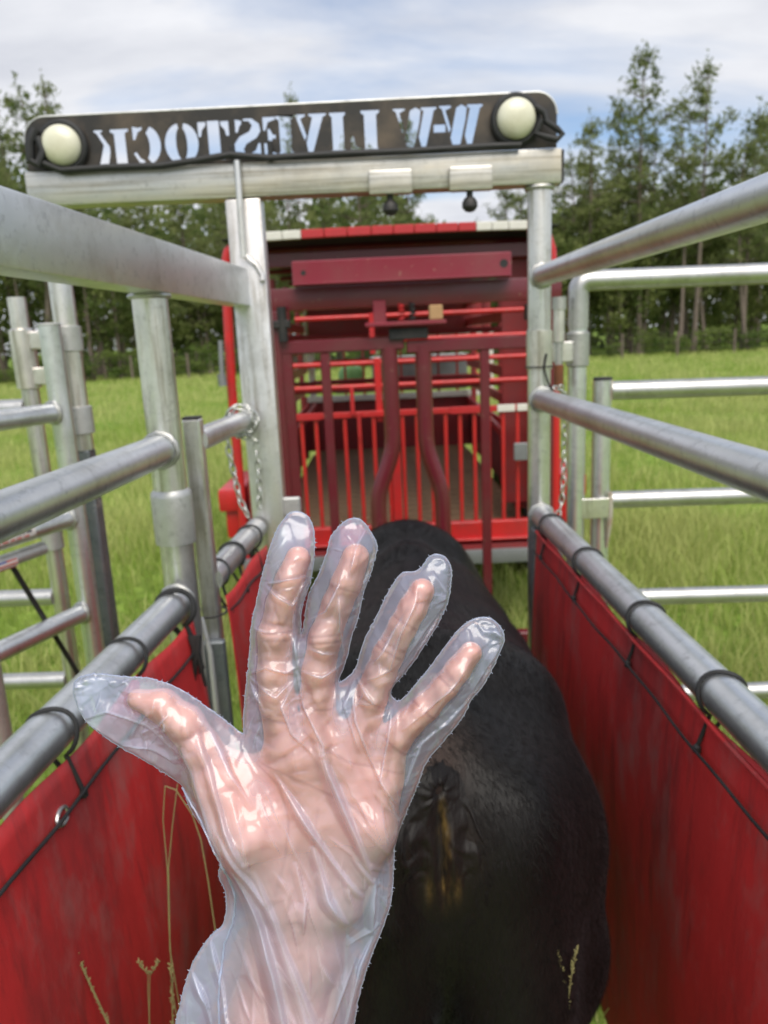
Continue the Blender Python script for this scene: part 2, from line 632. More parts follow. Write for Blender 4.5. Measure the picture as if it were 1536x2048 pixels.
def grass_blades(n, y0, y1, power, hmin, hmax, wbase, seed, xmin=None, xmax=None):
    g = np.random.default_rng(seed)
    u = g.random(n)
    y = (y0 ** power + u * (y1 ** power - y0 ** power)) ** (1 / power)
    if xmin is None:
        x = (g.random(n) * 2 - 1) * (.62 * y + .6)
    else:
        x = xmin + g.random(n) * (xmax - xmin)
    # patchiness: taller and denser tussocks
    patch = np.sin(x * 1.7 + 2 * np.sin(y * .9)) * np.sin(y * 1.3 + 1.1 * np.sin(x * 1.1))
    keep = g.random(n) < .6 + .4 * patch
    x, y, patch = x[keep], y[keep], patch[keep]
    n = len(x)
    z = ground_z(x, y)
    h = (hmin + (hmax - hmin) * g.random(n) ** 1.6) * (1 + .35 * patch)
    w = wbase * (1 + .16 * y) * (.7 + .6 * g.random(n))
    a = g.random(n) * 6.283
    lean = .15 + .55 * g.random(n)
    la = g.random(n) * 6.283
    lx, ly = np.cos(la) * lean * h, np.sin(la) * lean * h
    dx, dy = np.cos(a) * w, np.sin(a) * w
    V = np.empty((n, 5, 3))
    V[:, 0] = np.stack([x - dx, y - dy, z - .01], 1)
    V[:, 1] = np.stack([x + dx, y + dy, z - .01], 1)
    V[:, 2] = np.stack([x - dx * .8 + lx * .35, y - dy * .8 + ly * .35, z + h * .6], 1)
    V[:, 3] = np.stack([x + dx * .8 + lx * .35, y + dy * .8 + ly * .35, z + h * .6], 1)
    V[:, 4] = np.stack([x + lx, y + ly, z + h * .95], 1)
    o = np.arange(n)[:, None] * 5
    T = np.concatenate([o + np.array([[0, 1, 3]]), o + np.array([[0, 3, 2]]), o + np.array([[2, 3, 4]])])
    tone = np.repeat(np.clip(.25 + .55 * g.random(n) + .2 * patch, 0, 1), 5)
    return V.reshape(-1, 3), T, tone


parts_g = [grass_blades(46000, .5, 6, 1.2, .05, .20, .0022, 1),
           grass_blades(120000, 3, 16, 1.0, .06, .22, .0022, 2),
           grass_blades(90000, 12, 43, .8, .08, .24, .0024, 3),
           grass_blades(5200, 2.0, 30, .8, .28, .50, .0010, 4)]
GV, GT, GA, off = [], [], [], 0
for v, t, a in parts_g:
    GV.append(v)
    GT.append(t + off)
    GA.append(a)
    off += len(v)
tag(np_obj('meadow_grass', np.concatenate(GV), np.concatenate(GT), M_GRASS, None, False, {'tone': np.concatenate(GA)}),
    'short green meadow grass with pale seed stalks', None, None, 'stuff')


# ------------------------------------------------------------------ the wood behind the meadow
def leaf_quads(g, C, size, aspect, tone, flat=.0, droop=0):
    n = len(C)
    d = g.normal(size=(n, 3))
    d[:, 2] = d[:, 2] * (1 - flat) - droop
    d /= np.linalg.norm(d, axis=1)[:, None]
    e = np.cross(d, g.normal(size=(n, 3)))
    e /= np.linalg.norm(e, axis=1)[:, None] + 1e-9
    s = size * (.6 + .8 * g.random(n))[:, None]
    d = d * s
    e = e * s / aspect
    V = np.stack([C - d - e * .6, C - d * .2 + e, C + d + e * .3, C + d * .2 - e], 1).reshape(-1, 3)
    F = np.arange(4 * n).reshape(n, 4)
    return V, F, np.repeat(tone, 4)


def limb(mb, a, b, r0, r1, sag=0.0, n=5, segs=4):
    a, b = Vector(a), Vector(b)
    pts = [a.lerp(b, i / segs) - Vector((0, 0, sag * math.sin(math.pi * i / segs))) for i in range(segs + 1)]
    mb.tube(pts, [r0 + (r1 - r0) * i / segs for i in range(segs + 1)], n)


def make_pine(seed, h, bare, spread, dens=1.0, r0=.16):
    """returns (trunk mesh, crown mesh): pine with bare lower trunk, whorled limbs and needle tufts"""
    g = np.random.default_rng(seed)
    mb = MB()
    bend = g.normal(size=2) * .25
    tr = lambda z: Vector((bend[0] * math.sin(z / h * 2.6), bend[1] * math.sin(z / h * 2.2), z))
    mb.tube([tr(h * i / 9) for i in range(10)], [r0 * (1 - .88 * i / 9) + (.06 if i == 0 else 0) for i in range(10)], 8)
    C, T = [], []
    z = bare * h
    while z < h - .25:
        f = (z - bare * h) / (h - bare * h)
        L0 = spread * (1 - f) ** .75 * (.55 + .45 * min(1, f * 4)) + .35
        for k in range(int(3 + 2.5 * g.random())):
            a = g.random() * 6.283
            L = L0 * (.55 + .6 * g.random())
            rise = (.15 + .55 * f) * L
            base = tr(z)
            tip = base + Vector((math.cos(a) * L, math.sin(a) * L, rise))
            limb(mb, base, tip, .035 * (1 - .6 * f) + .008, .008, .08 * L, 4, 3)
            nt_ = max(2, int(L / .42 * dens))
            for i in range(nt_):
                u = .35 + .65 * (i + g.random()) / nt_
                c = np.array(base.lerp(tip, u)) + g.normal(size=3) * .12
                m = int(16 * dens)
                C.append(c + g.normal(size=(m, 3)) * np.array([.19, .19, .13]))
                T.append(np.full(m, g.random()) * .7 + g.random(m) * .3)
        z += .42 + .35 * g.random()
    c = np.array(tr(h))
    C.append(c + g.normal(size=(18, 3)) * np.array([.12, .12, .3]))
    T.append(g.random(18))
    C, T = np.concatenate(C), np.concatenate(T)
    V, F, A = leaf_quads(g, C, .15, 3.6, T)
    tm = bpy.data.meshes.new('pine_trunk')
    tm.from_pydata([tuple(p) for p in mb.v], [], mb.f)
    smooth(tm, 60)
    tm.materials.append(M_BARK)
    return tm, np_mesh('pine_crown', V, F, M_PINE, False, {'tone': A})


def make_broad(seed, h, rad, low, mat, n_cl=70, per=42, leaf=.12, r0=.11):
    g = np.random.default_rng(seed)
    mb = MB()
    mb.tube([(0, 0, 0), (.05, .03, h * .3), (-.05, .05, h * .6), (0, 0, h * .85)], [r0 * 1.25, r0 * .85, r0 * .5, .02], 7)
    C, T = [], []
    for k in range(n_cl):
        d = g.normal(size=3)
        d /= np.linalg.norm(d)
        rr = (.35 + .65 * g.random() ** .5)
        lump = 1 + .25 * math.sin(3 * math.atan2(d[1], d[0]) + seed) + .15 * math.sin(5 * d[2] + seed)
        c = np.array([d[0] * rad * rr * lump, d[1] * rad * rr * lump, low * h + (h * (1 - low)) * (.5 + .5 * d[2] * rr)])
        m = int(per * (.6 + .8 * g.random()))
        C.append(c + g.normal(size=(m, 3)) * rad * np.array([.17, .17, .12]))
        T.append(np.full(m, g.random() * .75) + g.random(m) * .25)
        if k % 5 == 0:
            limb(mb, (0, 0, min(h * .7, max(h * .15, c[2] * .7))), tuple(c), .03, .006, 0, 4, 2)
    V, F, A = leaf_quads(g, np.concatenate(C), leaf, 1.7, np.concatenate(T), .2)
    tm = bpy.data.meshes.new('tree_trunk')
    tm.from_pydata([tuple(p) for p in mb.v], [], mb.f)
    smooth(tm, 60)
    tm.materials.append(M_BARK)
    return tm, np_mesh('tree_crown', V, F, mat, False, {'tone': A})


PINES = [make_pine(11, 13, .42, 2.3), make_pine(12, 13, .52, 1.9), make_pine(13, 13, .35, 2.5),
         make_pine(14, 13, .30, 2.2, 1.2), make_pine(15, 13, .6, 1.8, .9)]
BROADS = [make_broad(21, 8, 2.3, .22, M_BROAD), make_broad(22, 8, 2.0, .12, M_BROAD), make_broad(23, 8, 2.6, .3, M_BROAD, 80)]
SHRUBS = [make_broad(31, 1.6, .9, .05, M_SHRUB, 26, 34, .07, .03), make_broad(32, 1.6, 1.1, .02, M_SHRUB, 30, 34, .08, .03)]


def tree(name, kind, x, y, hscale, wscale, rz, label, group, cat='tree'):
    t = thing(name, (x, y, float(ground_z(x, y))), label, cat, group)
    tm, cm = kind
    s = (wscale, wscale, hscale)
    inst('trunk', tm, t, WL[t.name], (0, 0, rz), s)
    inst('crown', cm, t, WL[t.name], (0, 0, rz), s)
    return t


LP = 'pine standing in the front rank of the wood behind the meadow'
LB = 'leafy broadleaf tree filling the edge of the wood behind the meadow'
named = [  # photo column, photo row of the top, distance, kind, width scale, label
    (92, 150, 42, 1, .75, 'pine poking up above the left end of the cut-out sign'),
    (8, 165, 41, 2, 1.2, 'pine cut by the left edge of the picture above the silver beam'),
    (580, 185, 50, 4, .55, 'thin pine tip showing just above the middle of the sign'),
    (1298, 95, 43, 0, 1.05, 'tallest open crowned pine rising right of the sign lamp'),
    (1415, 115, 42, 1, .95, 'tall narrow pine with a long bare trunk right of the tallest pine'),
    (1516, 200, 42, 2, .9, 'bushy pine at the far right edge of the wood'),
    (1175, 225, 43, 3, .9, 'dense pine just right of the round sign lamp'),
    (1362, 190, 46, 4, .9, 'slim pine between the two tallest pines on the right'),
    (1235, 190, 47, 3, .8, 'pine behind and left of the tallest pine'),
    (815, 240, 46, 0, .8, 'pine seen through the W letters of the sign'),
    (690, 255, 45, 2, .8, 'pine seen through the letters L and I of the sign'),
]
for (px, py, Y, k, ws, lab) in named:
    p = at(px, py, Y)
    tree('pine_tree', PINES[k], p.x, Y, p.z / 13.3, ws, random.uniform(0, 6), lab, 'pines rising above the wood')


def skyline(x):
    """height of the wood's top at distance 42, from the photograph"""
    pts = [(-30, 14), (-20, 14.0), (-18, 13.2), (-16.5, 11.6), (-15, 10.6), (-13, 10.2), (-8, 10.0), (-4, 10.2), (-1, 10.4), (2.5, 9.2), (4.3, 7.6), (7, 8.8), (10, 11.2), (13, 11.8), (18, 12.0), (30, 11.5)]
    return float(np.interp(x, [a for a, b in pts], [b for a, b in pts]))


tr_rng = random.Random(5)
ROWS = {}


def keep(x, Y):
    return abs(768 + 1520 * x / Y) < 1e9 and -60 < 762 + 1520 * x / Y < 1590


x = -25.0
while x < 26:
    Y = tr_rng.uniform(41.5, 45)
    hgt = skyline(x * 42 / Y) * tr_rng.uniform(.72, 1.0) * Y / 42
    if abs(x - 4.3) > 1.0 and keep(x, Y):
        ROWS.setdefault('front rank pine', []).append(tree('pine_tree', PINES[tr_rng.randrange(5)], x, Y, hgt / 13.3, tr_rng.uniform(.6, .9), tr_rng.uniform(0, 6), LP, 'pines in the front rank of the wood'))
    x += tr_rng.uniform(1.1, 2.4) 
x = -30.0
while x < 31:
    Y = tr_rng.uniform(46, 54)
    hgt = skyline(x * 42 / Y) * tr_rng.uniform(.8, 1.0) * Y / 42
    if keep(x, Y):
        ROWS.setdefault('deeper standing pine', []).append(tree('pine_tree', PINES[tr_rng.randrange(5)], x, Y, hgt / 13.3, tr_rng.uniform(.75, 1.1), tr_rng.uniform(0, 6),
             'pine standing deeper in the wood behind the front rank', 'pines deeper in the wood'))
    x += tr_rng.uniform(1.6, 2.8) * (1.5 if x > 8 else 1)
x = -26.0
while x < 27:
    Y = tr_rng.uniform(42, 47)
    if keep(x, Y):
        ROWS.setdefault('leafy broadleaf tree', []).append(tree('broadleaf_tree', BROADS[tr_rng.randrange(3)], x, Y, skyline(x) * tr_rng.uniform(.45, .78) / 8, tr_rng.uniform(.7, 1.1), tr_rng.uniform(0, 6), LB, 'broadleaf trees along the wood edge'))
    x += tr_rng.uniform(1.5, 2.6)
x = -24.0
while x < 25:
    Y = tr_rng.uniform(39.8, 41.3)
    s = tr_rng.uniform(.45, 1.05)
    if keep(x, Y):
        ROWS.setdefault('low leafy shrub', []).append(tree('shrub', SHRUBS[tr_rng.randrange(2)], x, Y, s, s * tr_rng.uniform(.8, 1.3), tr_rng.uniform(0, 6),
         'low leafy shrub at the foot of the wood beyond the meadow', 'shrubs at the foot of the wood', 'shrub'))
    x += tr_rng.uniform(.8, 2.6)

# each tree is told apart by the landmark in front of it and its order there
PLACES = [(150, 'left of the sleeved post'), (300, 'between the sleeved post and thick left post'), (480, 'between thick left post and tall frame post'),
          (770, 'behind the left half of the trailer'), (1080, 'behind the right half of the trailer'), (1190, 'just right of the round frame post'),
          (1380, 'beyond the right gate under the tallest pines'), (9999, 'near the far right edge of the picture')]
ORD = ['first', 'second', 'third', 'fourth', 'fifth', 'sixth', 'seventh', 'eighth', 'ninth', 'tenth']
for base, lst in ROWS.items():
    seen = {}
    for t in sorted(lst, key=lambda o: o.location.x / o.location.y):
        px_ = 762 + 1520 * t.location.x / t.location.y
        pl_ = next(b for a, b in PLACES if px_ < a)
        k = seen[pl_] = seen.get(pl_, -1) + 1
        t['label'] = f'{base} {pl_}, {ORD[k]} from the left'

# the depth of the wood: one mass nobody could count
g = np.random.default_rng(77)
n = 42000
X = g.uniform(-60, 60, n)
Yw = g.uniform(52, 72, n)
top = np.array([skyline(a * 42 / b) * (.80 if a * 42 / b < 6 else .62) for a, b in zip(X, Yw)]) * Yw / 42 + np.sin(X * 1.3) * .8 + np.sin(X * .53 + 1) * 1.0
Zw = g.random(n) ** .8 * top
CL = np.stack([X, Yw, Zw], 1)
CL += g.normal(size=(n, 3)) * .3
V, F, A = leaf_quads(g, CL, .36, 1.8, np.clip(.3 + .3 * np.sin(X * 2 + Zw) + .3 * g.random(n), 0, 1))
tag(np_obj('far_wood', V, F, M_BROAD, None, False, {'tone': A}), 'deep green wood massed behind the first trees', None, None, 'stuff')
mb = MB()
for i in range(150):
    xx, yy = g.uniform(-40, 40), g.uniform(46, 60)
    hh = g.uniform(5, 8)
    mb.tube([(xx, yy, 0), (xx + g.normal() * .15, yy, hh)], [g.uniform(.06, .14), .04], 5)
tag(obj('far_trunks', mb, M_BARK), 'thin trunks standing massed deep in the wood', None, None, 'stuff')

# wire fence along the wood
fence = thing('wire_fence', (0, 39, 0), 'low wire fence on wooden posts along the foot of the wood', 'fence')
mb = MB().tube([(0, 39, -.1), (0, 39, 1.25)], .065, 8)
fp = obj('fence_post', mb, M_BARK, fence)
for i in range(-7, 8):
    if i:
        inst('fence_post', fp.data, fence, (i * 3.1 + .4 * math.sin(i * 7), 39, .575))
for z in (.35, .65, .95, 1.2):
    obj('wire', MB().tube([(-22, 39, z), (-7, 39, z - .02), (8, 39, z), (22, 39, z)], .008, 4), M_STEELDARK, fence)

# ------------------------------------------------------------------ entry frame of the alley
RP = Vector((.424, 2.0, 0))
LPx = -.312
frame = thing('entry_frame', (.06, 2.0, 0), 'tall silver pipe frame with a wide header beam at the end of the alley', 'gate frame')
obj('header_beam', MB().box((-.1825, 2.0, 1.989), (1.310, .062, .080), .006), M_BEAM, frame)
obj('beam_cap', MB().box((.475, 2.0, 1.989), (.006, .058, .074), .002), M_STEELDARK, frame)
obj('post', MB().box((LPx, 2.0, .974), (.088, .062, 1.945), .006), M_POST, frame)
mb = MB().box((LPx - .01, 2.0, .02), (.2, .14, .02), .003)
obj('foot_plate', mb, M_COLLAR, frame)
obj('gusset_plate', MB().box((-.255, 1.99, 1.165), (.06, .02, .05), .004), M_COLLAR, frame)
obj('post', MB().tube([(RP.x, 2, -.02), (RP.x, 2, 1.948)], .030, 28), M_POST, frame)
for z0, z1 in ((1.60, 1.50),):
    obj('collar', MB().lathe((RP.x, 2, z1), (0, 0, 1), [(.0305, 0), (.0335, .001), (.0335, z0 - z1 - .001), (.0305, z0 - z1)]), M_POST, frame)
obj('wire_twist', MB().tube([(RP.x + .012, 1.966, 1.54), (RP.x + .005, 1.963, 1.505), (RP.x + .014, 1.962, 1.47), (RP.x + .03, 1.968, 1.44)], .003, 6)
    .ring((RP.x, 2, 1.507), (0, 0, 1), .035, .0022), M_STEELDARK, frame)
# latch rod lying on the left post, with its rubbed arc and keeper
obj('latch_rod', MB().tube([(-.316, 1.957, 2.03), (-.317, 1.957, 1.93), (-.319, 1.957, 1.808)], .0085, 14), M_POST, frame)
obj('latch_keeper', MB().tube([(-.315, 1.963, 1.812), (-.29, 1.962, 1.79), (-.277, 1.962, 1.765), (-.278, 1.962, 1.752)], [.008, .007, .007, .009], 10), M_POST, frame)
for bx in (.052, .247):
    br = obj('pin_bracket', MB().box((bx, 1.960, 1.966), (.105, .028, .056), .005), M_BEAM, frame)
    obj('spring_pin', MB().tube([(bx - .002, 1.965, 1.952), (bx - .002, 1.965, 1.915)], .008, 12)
        .lathe((bx - .002, 1.965, 1.924), (0, 0, -1), [(.004, -.004), (.013, .001), (.019, .011), (.019, .022), (.012, .031), (.002, .034)]), M_STEELDARK, br)
wm = MB()
for k in range(40):
    th = k / 40 * 6.283
wm.ring((RP.x, 2, 1.944), (0, 0, 1), .032, .006, wob=.03)
obj('weld', wm, M_WELD, frame)

# ------------------------------------------------------------------ sign with cut-out letters (its back faces us)
sign = thing('sign', (-.19, 1.985, 2.03), 'dark steel sign with cut-out letters reversed and a round lamp at each end', 'sign')


def arc(cx, cy, rx, ry, a0, a1, n=12):
    return [(cx + rx * math.cos(math.radians(a0 + (a1 - a0) * i / n)), cy + ry * math.sin(math.radians(a0 + (a1 - a0) * i / n))) for i in range(n + 1)]


def ibar(x0, x1, s=.0):
    return [(x0, 0), (x1, 0), (x1, .07), (x1 - .1, .12), (x1 - .1, .88), (x1, .93), (x1, 1), (x0, 1), (x0, .93), (x0 + .1, .88), (x0 + .1, .12), (x0, .07)]


# letters in a unit box, written as they read from the front
GL = {
    'K': [ibar(0, .52), [(.60, .56), (.72, .74), (.84, .92), (.76, .95), (.76, 1), (1.02, 1), (1.02, .95), (.94, .91), (.78, .62), (.94, .14), (1.05, .07), (1.05, 0), (.70, 0), (.60, .42)]],
    'C': [arc(.52, .5, .52, .5, 110, 250, 16) + arc(.58, .5, .20, .36, 240, 120, 12),
          [(.62, 1), (.74, .96), (.95, 1), (.95, .64), (.86, .66), (.76, .84), (.62, .90)],
          [(.62, .0), (.78, .04), (.97, .30), (.88, .34), (.76, .17), (.62, .10)]],
    'O': [arc(.46, .5, .46, .5, 98, 262, 18) + arc(.46, .5, .13, .38, 255, 105, 14),
          arc(.54, .5, .46, .5, -82, 82, 18) + arc(.54, .5, .13, .38, 75, -75, 14)],
    'T': [[(.22, 0), (.78, 0), (.78, .06), (.68, .11), (.68, 1), (.32, 1), (.32, .11), (.22, .06)],
          [(0, 1), (.25, 1), (.25, .90), (.13, .78), (.09, .62), (0, .62)],
          [(1, 1), (.75, 1), (.75, .90), (.87, .78), (.91, .62), (1, .62)]],
    'S': [[(.62, 1), (.34, 1), (.10, .86), (.06, .66), (.20, .50), (.55, .36), (.66, .22), (.58, .08), (.60, 0), (.74, .02), (.95, .16), (.96, .38), (.78, .56), (.44, .68), (.34, .82), (.42, .92), (.62, .93)],
          [(.70, .96), (.92, 1), (.92, .66), (.84, .66), (.78, .80), (.70, .88)],
          [(.46, .04), (.30, .0), (.06, .0), (.06, .36), (.14, .36), (.24, .18), (.46, .10)]],
    'E': [ibar(0, .56), [(.62, 1), (1, 1), (1, .66), (.93, .66), (.84, .86), (.62, .92)],
          [(.62, 0), (1, 0), (1, .34), (.93, .34), (.84, .14), (.62, .08)],
          [(.62, .56), (.70, .54), (.80, .70), (.86, .70), (.86, .30), (.80, .30), (.70, .46), (.62, .44)]],
    'V': [[(0, 1), (.52, 1), (.52, .94), (.42, .90), (.62, .30), (.56, .0), (.46, .0), (.10, .90), (0, .94)],
          [(.66, 1), (1, 1), (1, .95), (.92, .91), (.70, .36), (.64, .46), (.80, .88), (.66, .94)]],
    'I': [ibar(.14, .86)],
    'L': [ibar(0, .60), [(.66, 0), (1, 0), (1, .40), (.92, .40), (.84, .16), (.66, .09)]],
    'W': [[(0, 1), (.34, 1), (.34, .94), (.28, .90), (.40, .28), (.34, .0), (.26, .0), (.06, .90), (0, .94)],
          [(.37, .93), (.48, 1), (.60, .93), (.74, .22), (.68, 0), (.58, 0), (.52, .10), (.40, .66)],
          [(.74, 1), (1, 1), (1, .95), (.94, .91), (.80, .36), (.75, .46), (.86, .88), (.74, .94)]],
    '-': [[(.08, .34), (.92, .34), (.92, .54), (.08, .54)]],
}
# letter, photo columns of its left and right edge, photo rows of its top and bottom
LET = [('K', 193, 259, 260, 336), ('C', 265, 321, 252, 329), ('O', 331, 396, 247, 327), ('T', 398, 459, 243, 320), ('S', 468, 523, 238, 315),
       ('E', 528, 588, 233, 312), ('V', 590, 652, 228, 308), ('I', 656, 696, 226, 306), ('L', 702, 758, 222, 304),
       ('W', 788, 872, 216, 296), ('-', 866, 892, 212, 292), ('W', 880, 964, 210, 293)]
SY = 1.985
cu = bpy.data.curves.new('plate', 'CURVE')
cu.dimensions = '2D'
cu.fill_mode = 'BOTH'
cu.extrude = .003


def spline(pts):
    sp = cu.splines.new('POLY')
    sp.points.add(len(pts) - 1)
    for k, p in enumerate(pts):
        sp.points[k].co = (p[0], p[1], 0, 1)
    sp.use_cyclic_u = True


sx0, sx1, sz0, sz1 = -.830, .462, 2.033, 2.158
out_l = [(sx0 + .0, sz0), (sx1, sz0)] + arc(sx1 - .05, sz1 - .05, .05, .05, 0, 90, 8) + arc(sx0 + .055, sz1 - .06, .055, .055, 90, 180, 8)
out_l = [(a, b - SGN) for (a, b), SGN in zip(out_l, [0] * len(out_l))]
spline(out_l)
for ch, l, r, t, b in LET:
    p0, p1 = at(l, (t + b) / 2, SY), at(r, (t + b) / 2, SY)
    zt, zb = at((l + r) / 2, t, SY).z, at((l + r) / 2, b, SY).z
    for poly in GL[ch]:
        cxm, cym = sum(a for a, b_ in poly) / len(poly), sum(b_ for a, b_ in poly) / len(poly)
        poly = [(cxm + (a - cxm) * 1.09, cym + (b_ - cym) * 1.04) for a, b_ in poly]
        spline([(p1.x + (p0.x - p1.x) * u, zb + (zt - zb) * v) for u, v in poly])
tmp = bpy.data.objects.new('plate_tmp', cu)
pm = bpy.data.meshes.new_from_object(tmp)
bpy.data.objects.remove(tmp)
pm.transform(Matrix(((1, 0, 0, .19), (0, 0, -1, 0), (0, 1, 0, -2.03), (0, 0, 0, 1))))
pm.materials.clear()
pm.materials.append(M_SIGN)
for p in pm.polygons:
    p.use_smooth = False
pl = bpy.data.objects.new('plate', pm)
COL.objects.link(pl)
WL[pl.name] = WL[sign.name].copy()
pl.parent = sign
obj('rim', MB().tube([(a, SY, b) for a, b in out_l[2:]], .0036, 8), M_COLLAR, sign)
for lx, lz in ((-.735, 2.083), (.360, 2.097)):
    lamp = obj('lamp', MB().lathe((lx, 1.975, lz), (0, -1, 0), [(.046, 0), (.047, .012), (.044, .022), (.034, .031), (.018, .036), (.002, .037)], 32), M_LAMP, sign)
    obj('bezel', MB().ring((lx, 1.972, lz), (0, 1, 0), .052, .009, 32, 10), M_BLACK, lamp)
obj('cable', MB().tube([(-.79, 1.955, 2.048), (-.74, 1.956, 2.026), (-.62, 1.957, 2.028), (-.50, 1.956, 2.026), (-.42, 1.957, 2.034), (-.33, 1.953, 2.043), (-.24, 1.957, 2.033), (-.1, 1.957, 2.035), (.1, 1.957, 2.034), (.3, 1.957, 2.037), (.37, 1.957, 2.036)], .008, 10), M_BLACK, sign)
obj('cable', MB().tube([(-.79, 1.96, 2.12), (-.805, 1.955, 2.09), (-.81, 1.955, 2.05), (-.79, 1.952, 2.04), (-.775, 1.955, 2.07), (-.785, 1.958, 2.10)], .011, 10), M_BLACK, sign)
obj('cable', MB().tube([(.405, 1.958, 2.12), (.425, 1.955, 2.105), (.43, 1.955, 2.085), (.455, 1.952, 2.068), (.468, 1.952, 2.055), (.455, 1.95, 2.043), (.43, 1.952, 2.05), (.405, 1.955, 2.06), (.42, 1.955, 2.09)], .0075, 10), M_BLACK, sign)
obj('cable_tie', MB().box((-.235, 1.965, 2.05), (.012, .012, .045), .002).box((-.325, 1.962, 2.05), (.012, .012, .03), .002), M_BLACK, sign)


# ------------------------------------------------------------------ alley panels
def weld_ring(mb, c, axis, R):
    mb.ring(c, axis, R - .001, .0048, 30, 8, .05)


# right side: dead straight pipes welded to the round post
def rx(Y):
    return .450 - .02 * (Y) + .012


rp = thing('pipe_panel', (.44, 1.0, 0), 'right hand alley panel of three silver pipes running towards the viewer', 'livestock panel')
for z, r in ((1.733, .026), (1.424, .0275), (1.112, .029)):
    wm = MB()
    a, b = Vector((.424, 1.972, z)), Vector((rx(-.25), -.25, z))
    obj('rail', MB().tube([a, b], r, 32), M_PIPE, rp)
    weld_ring(wm, a + Vector((0, -.004, 0)), (0, 1, 0), r + .003)
    obj('weld', wm, M_WELD, rp)
obj('post', MB().tube([(rx(-.2), -.22, 0), (rx(-.2), -.22, 1.75)], .03, 24), M_PIPE, rp)
obj('lower_post', MB().box((RP.x - .012, 1.958, .54), (.03, .03, 1.08), .003), M_DARKPOST, rp)


def lx(Y):
    return -.522 + .091 * Y


lp = thing('pipe_panel', (-.42, 1.2, 0), 'left hand alley panel with a square silver top beam and upright pipe', 'livestock panel')
LD = Vector((.091, 1, 0)).normalized()
a, b = Vector((lx(1.985), 1.985, 1.738)), Vector((lx(-.2), -.2, 1.742))
obj('top_beam', MB().beam(b, a, .058, .090, .0045), M_PIPE, lp)
wm = MB()
PX, PY = lx(1.40) - .008, 1.40
obj('post', MB().tube([(PX, PY, -.02), (PX, PY, 1.70)], .0315, 32), M_POST, lp)
obj('collar', MB().lathe((PX, PY, 1.232), (0, 0, 1), [(.0318, 0), (.0375, .0015), (.0385, .006), (.0385, .092), (.0375, .1), (.0325, .106)], 32), M_COLLAR, lp)
for z, r in ((1.416, .029), (1.121, .0300)):
    p0, p1 = Vector((lx(-.2), -.2, z)), Vector((PX, PY, z)) - LD * .026
    obj('rail', MB().tube([p0, p1], r, 32), M_PIPE, lp)
    wm = MB()
    weld_ring(wm, p1 - LD * .004, LD, r + .004)
    obj('weld', wm, M_WELD, lp)
wm = MB()
weld_ring(wm, (PX, PY, 1.690), (0, 0, 1), .034)
obj('weld', wm, M_WELD, lp)

lg = thing('stub_panel', (-.37, 1.7, 0), 'short left panel of slim pipes chained to the tall frame post', 'livestock panel')
SX, SY2 = lx(1.50) + .012, 1.50
obj('post', MB().box((SX, SY2, .73), (.036, .036, 1.46), .004), M_POST, lg)
obj('post_cap', MB().box((SX, SY2, 1.4615), (.034, .034, .004), .001), M_STEELDARK, lg)
obj('channel_post', MB().box((SX + .006, SY2 - .032, .50), (.046, .022, 1.0), .003), M_DARKPOST, lg)
obj('rail', MB().tube([(SX, SY2 + .016, 1.413), (lx(1.90) + .004, 1.925, 1.409)], .0245, 28), M_PIPE, lg)
obj('rail', MB().tube([(SX, SY2 + .016, 1.118), (lx(1.93) + .002, 1.955, 1.116)], .0275, 28), M_PIPE, lg)
obj('band', MB().ring((SX, SY2 - .01, 1.055), (0, 0, 1), .034, .0025), M_STEELDARK, lg)


# ------------------------------------------------------------------ red vinyl sheets with their ties and cords
def sheet(P0, P1, z_top, z_bot, seed, inward, nu, nv, belly=.035):
    """hanging vinyl sheet between P0 and P1 with soft folds"""
    P0, P1 = Vector(P0), Vector(P1)
    d = (P1 - P0)
    nrm = Vector((-d.y, d.x, 0)).normalized() * inward
    V = []
    for i in range(nu + 1):
        u = i / nu
        for j in range(nv + 1):
            v = j / nv
            L = u * d.length
            w = noise.noise(Vector((L * 2.2, v * 1.4, seed))) * .020 * (v ** .6) + noise.noise(Vector((L * 6, v * 2.2 + L, seed + 9))) * .008 * v
            fold = .012 * math.sin(L * 9 + seed + 3 * v) * v * noise.noise(Vector((L * 1.3, v, seed + 4)))
            diag = .016 * math.exp(-((L - .25 - .5 * v) / .05) ** 2) * v
            b = belly * math.sin(math.pi * min(1, v * 1.05)) ** .8 * .6
            p = P0 + d * u + nrm * (w + fold + b + diag)
            sag = .006 * math.sin(L * 18)
            p.z = z_top + (z_bot - z_top) * v - (sag if j == 0 else 0)
            V.append(p)
    mb = MB()
    F = [(i * (nv + 1) + j, (i + 1) * (nv + 1) + j, (i + 1) * (nv + 1) + j + 1, i * (nv + 1) + j + 1) for i in range(nu) for j in range(nv)]
    mb.add(V, F)
    return mb


def solid(o, t=.0016):
    m = o.modifiers.new('thickness', 'SOLIDIFY')
    m.thickness = t
    m.offset = 0


